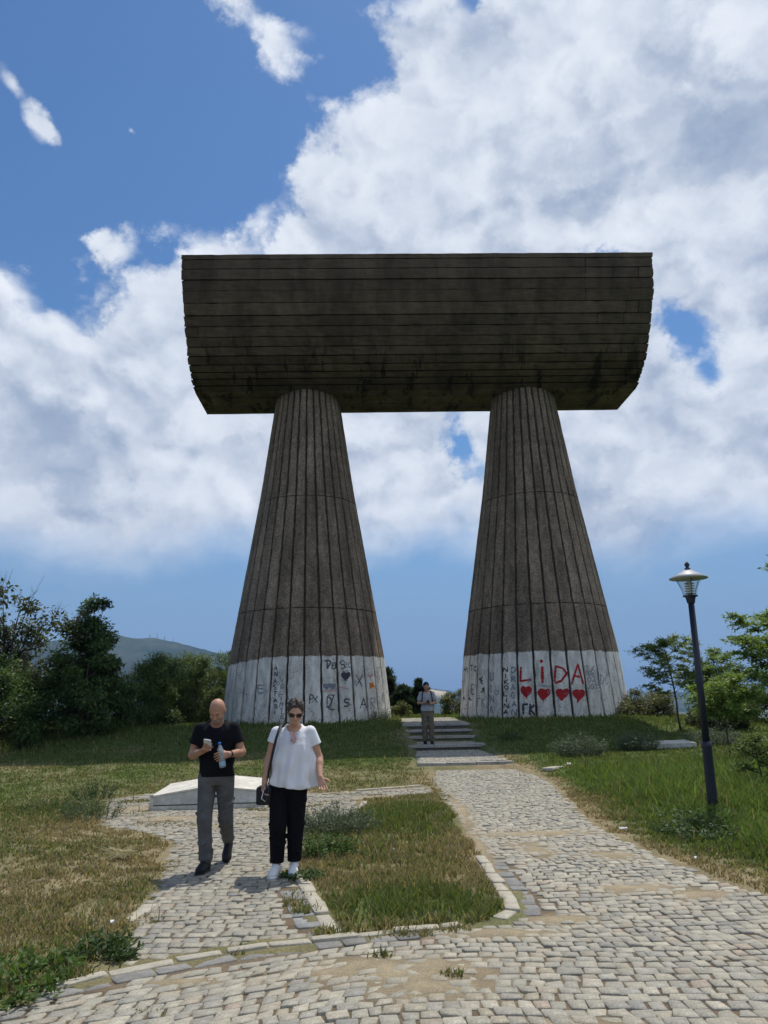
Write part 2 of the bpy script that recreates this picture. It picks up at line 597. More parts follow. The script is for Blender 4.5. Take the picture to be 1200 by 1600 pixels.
def bed_mesh(poly, st, level):
    P = np.array(poly)
    xs = np.arange(P[:, 0].min() - .2, P[:, 0].max() + .2, st)
    ys = np.arange(P[:, 1].min() - .2, P[:, 1].max() + .2, st)
    X, Y = np.meshgrid(xs, ys, indexing='ij')
    sd = polysd(X, Y, poly)
    Z = level + bed_z(X, Y) - .05 * sstep(sd, .02, .20)
    d = sandy(X, Y)[..., None]
    nn = fbm(X, Y, 3., 3, 9)[..., None]
    col = np.array([.140, .106, .072]) * (.75 + .5 * nn) * (1 - d) + np.array([.300, .250, .165]) * (.85 + .3 * nn) * d
    i = np.arange(X.size).reshape(X.shape)
    F = np.stack([i[:-1, :-1], i[1:, :-1], i[1:, 1:], i[:-1, 1:]], -1)
    keep = (sd[:-1, :-1] < .22)
    F = F[keep]
    used = np.unique(F)
    remap = np.full(X.size, -1)
    remap[used] = np.arange(len(used))
    V = np.stack([X, Y, Z], -1).reshape(-1, 3)[used]
    return V, remap[F], col.reshape(-1, 3)[used]


STONE_TINT = np.array([(.335, .312, .250), (.315, .297, .245), (.365, .335, .262), (.285, .272, .230), (.335, .295, .225), (.39, .36, .285), (.245, .238, .212), (.34, .28, .22)])
STONE_P = [.30, .22, .2, .08, .09, .07, .02, .02]


def stone_geo(q, top, r, tint, dome=.0022):
    """q: four ground corners (ccw); worn octagonal sett"""
    q = np.array(q)
    c = q.mean(0)
    pts = []
    for i in range(4):
        a, b, d = q[i], q[i - 1], q[(i + 1) % 4]
        k1, k2 = r.uniform(.025, .10), r.uniform(.025, .10)
        pts.append(a + (b - a) * k1)
        pts.append(a + (d - a) * k2)
    pts = np.array(pts)
    tx, ty = r.normal(0, .014), r.normal(0, .014)

    def z(p, base):
        return base + (p[0] - c[0]) * tx + (p[1] - c[1]) * ty
    V = [(p[0], p[1], top - .06) for p in pts]
    V += [(p[0], p[1], z(p, top - .0055)) for p in pts]
    ins = c + (pts - c) * .95
    V += [(p[0], p[1], z(p, top - r.uniform(0, .002))) for p in ins]
    V += [(c[0], c[1], top + dome)]
    F = []
    for j in (0, 8):
        for i in range(8):
            k = (i + 1) % 8
            F += [(j + i, j + k, j + 8 + k), (j + i, j + 8 + k, j + 8 + i)]
    for i in range(8):
        F.append((16 + i, 16 + (i + 1) % 8, 24))
    return np.array(V), np.array(F)


def lay(poly, warp, wlo, whi, dr, level, seed, avoid=(), margin=.05, skip=0.0, tone=(.97, .972, .972)):
    """setts in courses over the polygon; returns [(V, F, rgb, centre)]"""
    r = np.random.default_rng(seed)
    P = np.array(poly)
    out = []
    smin, smax = P[:, 0].min() - 1.0, P[:, 0].max() + 1.0
    rmin, rmax = P[:, 1].min() - 1.5, P[:, 1].max() + 1.5
    rr = rmin
    while rr < rmax:
        hgt = dr * r.uniform(.9, 1.12)
        s = smin + r.uniform(0, whi)
        qs = []
        while s < smax:
            wd = r.uniform(wlo, whi) if r.random() > .06 else r.uniform(whi, whi * 1.35)
            qs.append((s, wd))
            s += wd
        S0 = np.array([q[0] for q in qs])
        Wd = np.array([q[1] for q in qs])
        cx, cy = warp(S0 + Wd / 2, np.full(len(qs), rr + hgt / 2))
        ok = polysd(cx, cy, poly) < -margin
        for av, dist in avoid:
            for (x0, y0), (x1, y1) in zip(av[:-1], av[1:]):
                ex, ey = x1 - x0, y1 - y0
                t = np.clip(((cx - x0) * ex + (cy - y0) * ey) / (ex * ex + ey * ey), 0, 1)
                ok &= np.hypot(cx - x0 - t * ex, cy - y0 - t * ey) > dist
        for i in np.nonzero(ok)[0]:
            if r.random() < skip:
                continue
            g = .0045
            s0, s1 = S0[i] + g, S0[i] + Wd[i] - g
            r0, r1 = rr + g, rr + hgt - g
            j = lambda: r.normal(0, .0085)
            px = np.array([s0 + j(), s1 + j(), s1 + j(), s0 + j()])
            py = np.array([r0 + j(), r0 + j(), r1 + j(), r1 + j()])
            wx, wy = warp(px, py)
            t = STONE_TINT[r.choice(len(STONE_TINT), p=STONE_P)] * r.uniform(.90, 1.12) * np.array(tone)
            sdn = float(sandy(cx[i], cy[i]))
            t = t * (1 - .35 * sdn) + np.array([.34, .29, .20]) * .35 * sdn
            V, F = stone_geo(np.stack([wx, wy], -1), level + r.normal(.003, .0032), r, t)
            out.append((V, F, t, (cx[i], cy[i])))
        rr += hgt
    return out


KERB_PLAZA = [(-2.12, 5.13), (-1.67, 5.47), (-1.23, 5.72), (-.87, 5.87), (-.47, 5.98), (-.21, 6.08), (.17, 6.18), (.5, 6.26)]
KERB_LEFT = [(-.42, 6.15), (-.55, 6.63), (-.76, 7.49), (-.90, 8.05)]
KERB_MAIN = [(.93, 8.75), (.945, 7.96), (.975, 7.0), (.94, 6.62), (.80, 6.42)]
DARK_PLAZA = [(-2.1, 4.98), (-1.63, 5.34), (-1.2, 5.59), (-.84, 5.74), (-.45, 5.86), (-.19, 5.96), (.19, 6.06)]
DARK_MAIN = [(1.07, 8.6), (1.085, 7.96), (1.12, 7.0), (1.08, 6.5)]
DARK_LEFT = [(-.62, 6.3), (-.72, 6.75), (-.92, 7.5)]


def warp_a(s, r):
    # courses follow the arc of the plaza kerb on the left and run square across the path on the right
    k = sstep(s, 1.3, -1.2) * sstep(r, 9.5, 6.0)
    bend = -.055 * (s - 1.2) ** 2 * sstep(s, 1.2, -.6)
    y = r + k * (bend + .16 * np.minimum(s - 1.0, 0)) + .05 * np.sin(s * 1.3 + r * .45) - .03 * (s - 1.8) * sstep(r, 11, 5)
    x = s + .05 * np.sin(r * .9) + .05 * np.sin(r * 2.3 + s)
    return x, y


def warp_b(s, r):
    return s + .03 * np.sin(r * 1.4) + .02 * (r - 6), r + .05 * np.sin(s * 2.0 + .6) + .06 * s


def border(line, ln, wd, seed, tint, level, jit=.012):
    r = np.random.default_rng(seed)
    out = []
    L = np.array(line)
    seg = np.hypot(*(L[1:] - L[:-1]).T)
    cum = np.concatenate([[0], np.cumsum(seg)])
    s = 0.0
    while s < cum[-1] - ln * .4:
        l = ln * r.uniform(.7, 1.3)
        e = min(s + l, cum[-1])
        a = np.array([np.interp(s + .008, cum, L[:, 0]), np.interp(s + .008, cum, L[:, 1])])
        b = np.array([np.interp(e - .008, cum, L[:, 0]), np.interp(e - .008, cum, L[:, 1])])
        d = (b - a) / max(np.hypot(*(b - a)), 1e-6)
        n = np.array([-d[1], d[0]]) * wd / 2
        jj = lambda: r.normal(0, jit, 2) * .6
        q = [a - n + jj(), b - n + jj(), b + n + jj(), a + n + jj()]
        t = np.array(tint) * r.uniform(.82, 1.15)
        V, F = stone_geo(q, level + r.normal(0, .006), r, t, .002)
        out.append((V, F, t, tuple((a + b) / 2)))
        s = e
    return out


stones = lay(PATH_A, warp_a, .082, .128, .108, 0.0, 3, [(DARK_PLAZA, .115), (DARK_MAIN, .12), (KERB_MAIN, .13)], .06)
stones += border(DARK_PLAZA, .24, .125, 5, (.215, .208, .190), .0)
stones += border(DARK_MAIN, .16, .14, 6, (.21, .204, .19), .0)
stones_b = lay(PATH_B, warp_b, .085, .135, .112, 0.0, 4, [(DARK_LEFT, .13)], .06, tone=(.86, .86, .86))
stones_b += border(DARK_LEFT, .17, .2, 8, (.24, .24, .23), .0)


def pave(name, poly_mesh, lst, nkeep):
    V, F, c = poly_mesh
    base = mk(name, V, F, M_bed, None, True, c)
    tag(base, kind='structure')
    lst = sorted(lst, key=lambda s: (s[3][1] < 4.35, s[3][1]))
    inview = [s for s in lst if s[3][1] > 4.3 and abs(s[3][0] + .05) < .56 * s[3][1]]
    keep = inview[:nkeep]
    ids = set(id(s) for s in keep)
    for V, F, t, ctr in keep:
        o = mk('cobblestone', V - np.array([ctr[0], ctr[1], 0]), F, M_cobble, base, False, np.tile(t, (len(V), 1)), (ctr[0], ctr[1], 0))
    rest = [s for s in lst if id(s) not in ids]
    n, VV, FF, CC = 0, [], [], []
    for V, F, t, ctr in rest:
        VV.append(V)
        FF.append(F + n)
        CC.append(np.tile(t, (len(V), 1)))
        n += len(V)
    if n:
        o = mk('cobblestone_field', np.concatenate(VV), np.concatenate(FF), M_cobble, base, False, np.concatenate(CC))
        tag(o, kind='stuff')
    return base


path_a = pave('path', bed_mesh(PATH_A, .06, 0.0), stones, 290)
path_b = pave('path', bed_mesh(PATH_B, .07, 0.0), stones_b, 290)

for line, ln, wd, seed, par, lev in ((KERB_PLAZA, .36, .085, 15, path_a, .016), (KERB_MAIN, .40, .11, 16, path_a, .022), (KERB_LEFT, .42, .12, 17, path_b, .018),
                                     ([(-.62, 14.98), (-.1, 15.22), (.62, 15.6)], .5, .12, 18, path_b, .03), ([(-.44, 12.35), (-.42, 13.6)], .4, .1, 19, path_b, .02),
                                     ([(3.42, 17.6), (3.9, 18.3), (4.7, 18.9), (5.6, 19.2)], .6, .22, 20, path_a, .10), ([(-2.06, 6.55), (-2.03, 7.1)], .25, .1, 22, path_b, .012)):
    for V, F, t, ctr in border(line, ln, wd, seed, (1, 1, 1), lev, .014):
        mk('kerb_stone', V - np.array([ctr[0], ctr[1], 0]), F, M_kerb, par, False, None, (ctr[0], ctr[1], 0))

# ------------------------------------------------------------------ steps between the columns
M_step = material('step_stone', (.33, .315, .28), .88, .22, 1.6, .012, 26, None, .2, var2=.25, scale2=22)
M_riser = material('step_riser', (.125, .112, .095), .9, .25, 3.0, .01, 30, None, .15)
steps = tag(empty('stone_steps', (1.7, 23, 0)), 'low weathered stone steps with cobbled treads leading up between the columns', 'steps')
edges = [s[0] for s in STEPS] + [36.2]
for i, (y0, z) in enumerate(STEPS):
    y1 = edges[i + 1]
    xl = [.66, .56, .52, .48, .44][i] - 1.7
    xr = [2.95, 2.86, 2.80, 2.82, 2.84][i] - 1.7
    rs = np.random.default_rng(40 + i)
    r_ = MB().box((xl + .02, y0 + .05 - 23, z - .24), (xr - .02, y1 + .04 - 23, z - .035)).build('step', M_riser, steps)
    # tread edge: long stones laid end to end
    x = xl
    while x < xr - .05:
        l = min(rs.uniform(.45, .8), xr - x)
        j = rs.normal(0, .008, 8)
        MB().hexa([(x + .006, y0 - 23 + j[0], z - .075), (x + l - .006, y0 - 23 + j[1], z - .075), (x + l - .006, y0 + .32 - 23, z - .075), (x + .006, y0 + .32 - 23, z - .075)],
                  [(x + .006, y0 - 23 + .012 + j[0], z + j[2]), (x + l - .006, y0 - 23 + .012 + j[1], z + j[3]), (x + l - .006, y0 + .32 - 23, z + j[4] * .4), (x + .006, y0 + .32 - 23, z + j[5] * .4)]).build('step_stone', M_step, r_)
        x += l
    if i in (0, 1, 4):
        poly = [(xl + 1.72, y0 + .33), (xr + 1.68, y0 + .33), (xr + 1.68, y1 - .02), (xl + 1.72, y1 - .02)]
        lst = lay(poly, lambda s, r: (s + .03 * np.sin(r), r + .04 * np.sin(s * 1.7)), .10, .15, .125, z, 60 + i, (), .04)
        n, VV, FF, CC = 0, [], [], []
        for V, F, t, ctr in lst:
            VV.append(V - np.array([1.7, 23, 0])); FF.append(F + n); CC.append(np.tile(t, (len(V), 1))); n += len(V)
        tag(mk('cobble_tread', np.concatenate(VV), np.concatenate(FF), M_cobble, r_, False, np.concatenate(CC)), kind='stuff')

# ------------------------------------------------------------------ monument
def paint_extra(t, c, co):
    pos = t.n('ShaderNodeNewGeometry').outputs['Position']
    sp = t.n('ShaderNodeSeparateXYZ', ins={0: pos})
    edge = t.math('ADD', t.math('MULTIPLY', t.noise(pos, 2.5, 5, .7), .30), t.math('MULTIPLY', t.noise(pos, 16, 3, .7), .10))
    top = t.math('MULTIPLY_ADD', t.math('MINIMUM', t.math('ADD', sp.outputs[0], 4.6), 0.0), .11, 3.48)
    paint = t.ramp(t.math('ADD', sp.outputs[2], edge), t.math('ADD', top, .035), top)
    # scuffs where aggregate shows through the limewash
    wear = t.ramp(t.noise(pos, 7, 8, .75), .54, .66)
    low = t.ramp(sp.outputs[2], 1.7, .8)
    wear2 = t.math('MULTIPLY', t.ramp(t.noise(pos, 34, 4, .7), .50, .58), t.math('ADD', t.ramp(t.noise(pos, 1.3, 3, .6), .47, .63), t.math('MULTIPLY', low, t.ramp(t.noise(pos, 3.0, 3, .6), .40, .60)), clamp=True))
    fac = t.math('MULTIPLY', paint, t.math('SUBTRACT', 1.0, t.math('ADD', t.math('MULTIPLY', wear, .30), t.math('MULTIPLY', wear2, .8), clamp=True)))
    grime = t.ramp(t.noise(t.mapping(pos, scale=(3, 3, .7)), 1.6, 6, .65), .35, .75, 'LINEAR', .84, .40)
    white = t.n('ShaderNodeCombineXYZ', ins={0: t.math('MULTIPLY', grime, 1.02), 1: t.math('MULTIPLY', grime, .985), 2: t.math('MULTIPLY', grime, .90)}).outputs[0]
    # aggregate speckle on the bare concrete
    sp1 = t.n('ShaderNodeTexVoronoi', ins={'Vector': pos, 'Scale': 26.0})
    v = t.ramp(sp1.outputs['Color'], .05, .95, 'LINEAR', .58, 1.55)
    bare = t.mix(1.0, c, t.n('ShaderNodeCombineXYZ', ins={0: v, 1: v, 2: v}).outputs[0], 'MULTIPLY')
    streak = t.ramp(t.noise(t.mapping(pos, scale=(2.2, 2.2, .22)), 1.0, 5, .6), .36, .68, 'LINEAR', .62, 1.22)
    bare = t.mix(1.0, bare, t.n('ShaderNodeCombineXYZ', ins={0: streak, 1: streak, 2: streak}).outputs[0], 'MULTIPLY')
    rnd = t.ramp(t.n('ShaderNodeObjectInfo').outputs['Random'], 0, 1, 'LINEAR', .86, 1.12)
    bare = t.mix(1.0, bare, t.n('ShaderNodeCombineXYZ', ins={0: rnd, 1: rnd, 2: rnd}).outputs[0], 'MULTIPLY')
    return t.mix(fac, bare, white)


M_panel = material('exposed_aggregate_panel', (.215, .168, .124), .9, .2, 3, .016, 34, None, .15, extra=paint_extra)
M_groove = material('groove_concrete', (.066, .052, .043), .95, .3, 3, .01, 30, None, .1)


def beam_extra(t, c, co):
    pos = t.n('ShaderNodeNewGeometry').outputs['Position']
    st = t.ramp(t.noise(t.mapping(pos, scale=(.55, .3, .10)), 1.6, 6, .6), .38, .64, 'LINEAR', .66, 1.12)
    drip = t.noise(t.mapping(pos, scale=(1.6, .5, .35)), 1.2, 8, .72)
    low = t.ramp(t.n('ShaderNodeSeparateXYZ', ins={0: pos}).outputs[2], 16.9, 15.3)
    blot = t.math('MULTIPLY', t.ramp(drip, .53, .60), t.math('MULTIPLY_ADD', low, .85, .10))
    f = t.math('MULTIPLY', st, t.math('SUBTRACT', 1.0, t.math('MULTIPLY', blot, .72)))
    grain = t.ramp(t.noise(t.mapping(pos, scale=(.6, 2, 14)), 2.5, 5, .7), .3, .7, 'LINEAR', .75, 1.25)
    f = t.math('MULTIPLY', f, grain)
    rnd = t.ramp(t.n('ShaderNodeObjectInfo').outputs['Random'], 0, 1, 'LINEAR', .84, 1.18)
    f = t.math('MULTIPLY', f, rnd)
    return t.mix(1.0, c, t.n('ShaderNodeCombineXYZ', ins={0: f, 1: f, 2: f}).outputs[0], 'MULTIPLY')


M_board = material('board_marked_concrete', (.118, .090, .066), .92, .2, 2, .012, 22, None, .12, extra=beam_extra)
M_joint = material('dark_joint_concrete', (.018, .016, .014), .95, .2, 2, 0, 1, None, .05)  # near-black concrete of the beam core, showing in the board joints

mon = tag(empty('monument', (MON[0], MON[1], 0), MON_YAW), 'huge dark concrete monument: trough-shaped beam on two tapering ribbed columns painted white at the foot', 'monument')
CZ = np.array([.2, .76, 3.4, 5.55, 10.55, 15.1])
CR = np.array([3.60, 3.53, 3.26, 2.90, 2.07, 1.44])


def Rz(z):
    return np.interp(z, CZ, CR)


NP = 32
DA = 2 * math.pi / NP


def cam_ray(px, py):
    m = cam.matrix_world.to_3x3()
    d = m @ Vector(((px - 600) / 1200, -(py - 800) / 1200, -1.0))
    return np.array(d)


def col_hit(px, py, ctr):
    d = cam_ray(px, py)
    t = np.arange(24, 36, .01)
    P = np.array([0, 0, CAM_Z]) + t[:, None] * d
    rr = np.hypot(P[:, 0] - ctr[0], P[:, 1] - ctr[1])
    k = np.nonzero(rr < Rz(P[:, 2]))[0]
    if not len(k):
        return None
    p = P[k[0]]
    a = math.atan2(p[1] - ctr[1], p[0] - ctr[0])
    return (a - 2 * math.pi if a > math.pi / 2 else a), float(p[2])


def col_pt(a, z, off=0.0):
    return ((Rz(z) + off) * math.cos(a), (Rz(z) + off) * math.sin(a), z)


TIERS = [(.35, 5.18), (5.215, 9.98), (10.015, 15.2)]
panel_meshes = {}
for ti, (z0, z1) in enumerate(TIERS):
    for v in range(4):
        r = np.random.default_rng(100 + ti * 10 + v)
        nz = int((z1 - z0) / .22)
        V, F = [], []
        na = 5
        for k in range(nz + 1):
            z = z0 + (z1 - z0) * k / nz
            g = .047
            for i in range(na):
                half = DA / 2 - g / Rz(z)
                a = -half + 2 * half * i / (na - 1)
                if i in (0, na - 1):
                    a += (r.normal(0, .010) + (r.random() < .06) * r.uniform(0, .03)) / Rz(z) * (1 if i == 0 else -1)
                rad = Rz(z) + r.normal(0, .0035) - (.012 if i in (0, na - 1) else 0)
                zz = z + (r.normal(0, .008) if k in (0, nz) else 0)
                V.append((rad * math.cos(a), rad * math.sin(a), zz))
            for i in (0, 1):
                a = (-1 if i == 0 else 1) * (DA / 2 - .041 / Rz(z))
                V.append(((Rz(z) - .11) * math.cos(a), (Rz(z) - .11) * math.sin(a), z))
        w_ = na + 2
        for k in range(nz):
            b, c = k * w_, (k + 1) * w_
            for i in range(na - 1):
                F.append((b + i, b + i + 1, c + i + 1, c + i))
            F.append((b + na, b, c, c + na))
            F.append((b + na - 1, b + na + 1, c + na + 1, c + na - 1))
        F.append((na, na + 1) + tuple(range(na - 1, -1, -1)))
        b = nz * w_
        F.append(tuple(b + i for i in range(na)) + (b + na + 1, b + na))
        panel_meshes[ti, v] = mesh_data('panel', V, F)


class Marks:
    def __init__(self, key, store):
        self.key, self.store = key, store

    def new(self):
        m = MB()
        self.store.append((self.key, m))
        return m


def stroke(mb, pts, ctr, phase, width, seed=0):
    if isinstance(mb, Marks):
        mb = mb.new()
    stroke_into(mb, pts, ctr, phase, width, seed)


def stroke_into(mb, pts, ctr, phase, width, seed=0):
    """spray or brush line: pts in picture coordinates traced onto the column's own surface"""
    hits = [col_hit(x, y, ctr) for x, y in pts]
    hits = [h for h in hits if h]
    if len(hits) < 2:
        return
    r = np.random.default_rng(seed)
    fine = []
    for (a0, z0), (a1, z1) in zip(hits[:-1], hits[1:]):
        n = max(1, int(math.hypot((a1 - a0) * 3.4, z1 - z0) / .04))
        fine += [(a0 + (a1 - a0) * i / n, z0 + (z1 - z0) * i / n) for i in range(n)]
    fine.append(hits[-1])
    L, Rr, A = [], [], []
    for i, (a, z) in enumerate(fine):
        p, q = fine[max(i - 1, 0)], fine[min(i + 1, len(fine) - 1)]
        du, dv = (q[0] - p[0]) * Rz(z), q[1] - p[1]
        ln = math.hypot(du, dv) or 1
        wd = width * (.42 if ctr[0] < 0 else .5) * r.uniform(.7, 1.15)
        nu, nv = -dv / ln * wd, du / ln * wd
        L.append((a + nu / Rz(z), z + nv))
        Rr.append((a - nu / Rz(z), z - nv))
        A.append(a)
    for i in range(len(fine) - 1):
        am = (A[i] + A[i + 1]) / 2
        u = ((am - phase) / DA) % 1.0
        if min(u, 1 - u) < .085:
            continue
        q = [col_pt(*L[i], .007), col_pt(*L[i + 1], .007), col_pt(*Rr[i + 1], .007), col_pt(*Rr[i], .007)]
        mb.add(q, [(0, 1, 2, 3)])


GL = {'A': [[(0, 0), (.5, 1), (1, 0)], [(.2, .38), (.8, .38)]], 'B': [[(0, 0), (0, 1), (.7, .9), (.75, .6), (0, .5), (.85, .35), (.8, .05), (0, 0)]], 'D': [[(0, 0), (0, 1), (.6, .9), (.95, .5), (.6, .08), (0, 0)]],
      'E': [[(1, 1), (0, 1), (0, 0), (1, 0)], [(0, .5), (.8, .5)]], 'G': [[(.95, .8), (.5, 1), (.05, .6), (.1, .15), (.6, 0), (.95, .2), (.95, .45), (.55, .45)]], 'H': [[(0, 0), (0, 1)], [(1, 0), (1, 1)], [(0, .5), (1, .5)]],
      'I': [[(.5, 0), (.5, 1)]], 'K': [[(0, 0), (0, 1)], [(.9, 1), (.05, .5), (1, 0)]], 'L': [[(0, 1), (0, 0), (.95, 0)]], 'M': [[(0, 0), (.05, 1), (.5, .4), (.95, 1), (1, 0)]], 'N': [[(0, 0), (0, 1), (1, 0), (1, 1)]],
      'O': [[(.5, 1), (.05, .7), (.05, .3), (.5, 0), (.95, .3), (.95, .7), (.5, 1)]], 'R': [[(0, 0), (0, 1), (.8, .9), (.8, .6), (0, .5), (1, 0)]], 'S': [[(.95, .85), (.5, 1), (.05, .8), (.2, .55), (.8, .45), (.95, .2), (.5, 0), (.05, .15)]],
      'T': [[(0, 1), (1, 1)], [(.5, 1), (.5, 0)]], 'U': [[(0, 1), (0, .2), (.5, 0), (1, .2), (1, 1)]], 'V': [[(0, 1), (.5, 0), (1, 1)]], 'X': [[(0, 0), (1, 1)], [(0, 1), (1, 0)]], 'Z': [[(0, 1), (1, 1), (0, 0), (1, 0)]],
      'P': [[(0, 0), (0, 1), (.8, .9), (.8, .55), (0, .45)]], 'C': [[(.95, .85), (.5, 1), (.05, .6), (.05, .35), (.5, 0), (.95, .15)]], 'Г': [[(0, 0), (0, 1), (1, 1)]], '.': [[(.4, 0), (.6, .08)]],
      '2': [[(.05, .8), (.5, 1), (.9, .75), (.05, 0), (1, 0)]], '6': [[(.85, 1), (.2, .6), (.05, .25), (.5, 0), (.95, .25), (.5, .5), (.1, .3)]], '0': [[(.5, 1), (.05, .6), (.1, .2), (.5, 0), (.95, .3), (.9, .75), (.5, 1)]],
      '5': [[(.95, 1), (.15, 1), (.1, .58), (.6, .6), (.95, .3), (.5, 0), (.05, .1)]], '-': [[(0, .5), (1, .5)]]}


def word(mb, s, x0, y0, w_, h_, adv, ctr, phase, width, vertical=False, seed=0):
    for i, ch in enumerate(s):
        ox, oy = (x0, y0 + i * adv) if vertical else (x0 + i * adv, y0)
        gm_ = mb.new()
        rw = np.random.default_rng(int(x0 * 7 + y0 * 3 + i))
        sk_, sx_, sy_, dx_, dy_ = rw.normal(0, .10), rw.uniform(.85, 1.12), rw.uniform(.88, 1.1), rw.normal(0, .5), rw.normal(0, .5)
        for pl in GL.get(ch, []):
            stroke(gm_, [(ox + dx_ + (p[0] * sx_ + sk_ * p[1] + rw.normal(0, .035)) * w_, oy + dy_ + (1 - p[1] * sy_ + rw.normal(0, .03)) * h_) for p in pl], ctr, phase, width, seed + i)


def heart(mb, cx, cy, s, ctr, phase, fill=True, width=.05):
    mb = mb.new()
    rw = np.random.default_rng(int(cx * 5 + cy))
    lean, fat = rw.normal(0, .12), rw.uniform(.9, 1.15)
    pl = []
    for k in range(25):
        t = 2 * math.pi * k / 24
        pl.append((cx + fat * s * math.sin(t) ** 3 + lean * s * math.cos(t) + rw.normal(0, .03) * s, cy - rw.uniform(.94, 1.06) * s * (13 * math.cos(t) - 5 * math.cos(2 * t) - 2 * math.cos(3 * t) - math.cos(4 * t)) / 15))
    stroke(mb, pl, ctr, phase, width)
    if fill:
        for k in (.75, .5, .25):
            stroke(mb, [(cx + (x - cx) * k, cy + (y - cy) * k) for x, y in pl], ctr, phase, width * 1.9)
        for k in range(3):
            dx_ = rw.uniform(-.5, .5) * s
            stroke(mb, [(cx + dx_, cy + .3 * s), (cx + dx_ * 1.02, cy + s * rw.uniform(1.0, 1.7))], ctr, phase, .016)


def scribble(mb, x0, y0, w_, h_, n, ctr, phase, width, seed):
    r = np.random.default_rng(seed)
    stroke(mb, [(x0 + r.uniform(0, w_), y0 + r.uniform(0, h_)) for _ in range(n)], ctr, phase, width, seed)


M_red = material('red_spray_paint', (.38, .018, .022), .7, .2, 6, 0, 1)
M_black = material('black_marker_paint', (.055, .055, .065), .7, .25, 8, 0, 1)
M_grey = material('faded_grey_paint', (.22, .23, .27), .8, .25, 8, 0, 1)
M_orange = material('orange_spray_paint', (.62, .19, .04), .7, .2, 6, 0, 1)
M_pink = material('faded_pink_paint', (.55, .30, .27), .8, .2, 6, 0, 1)

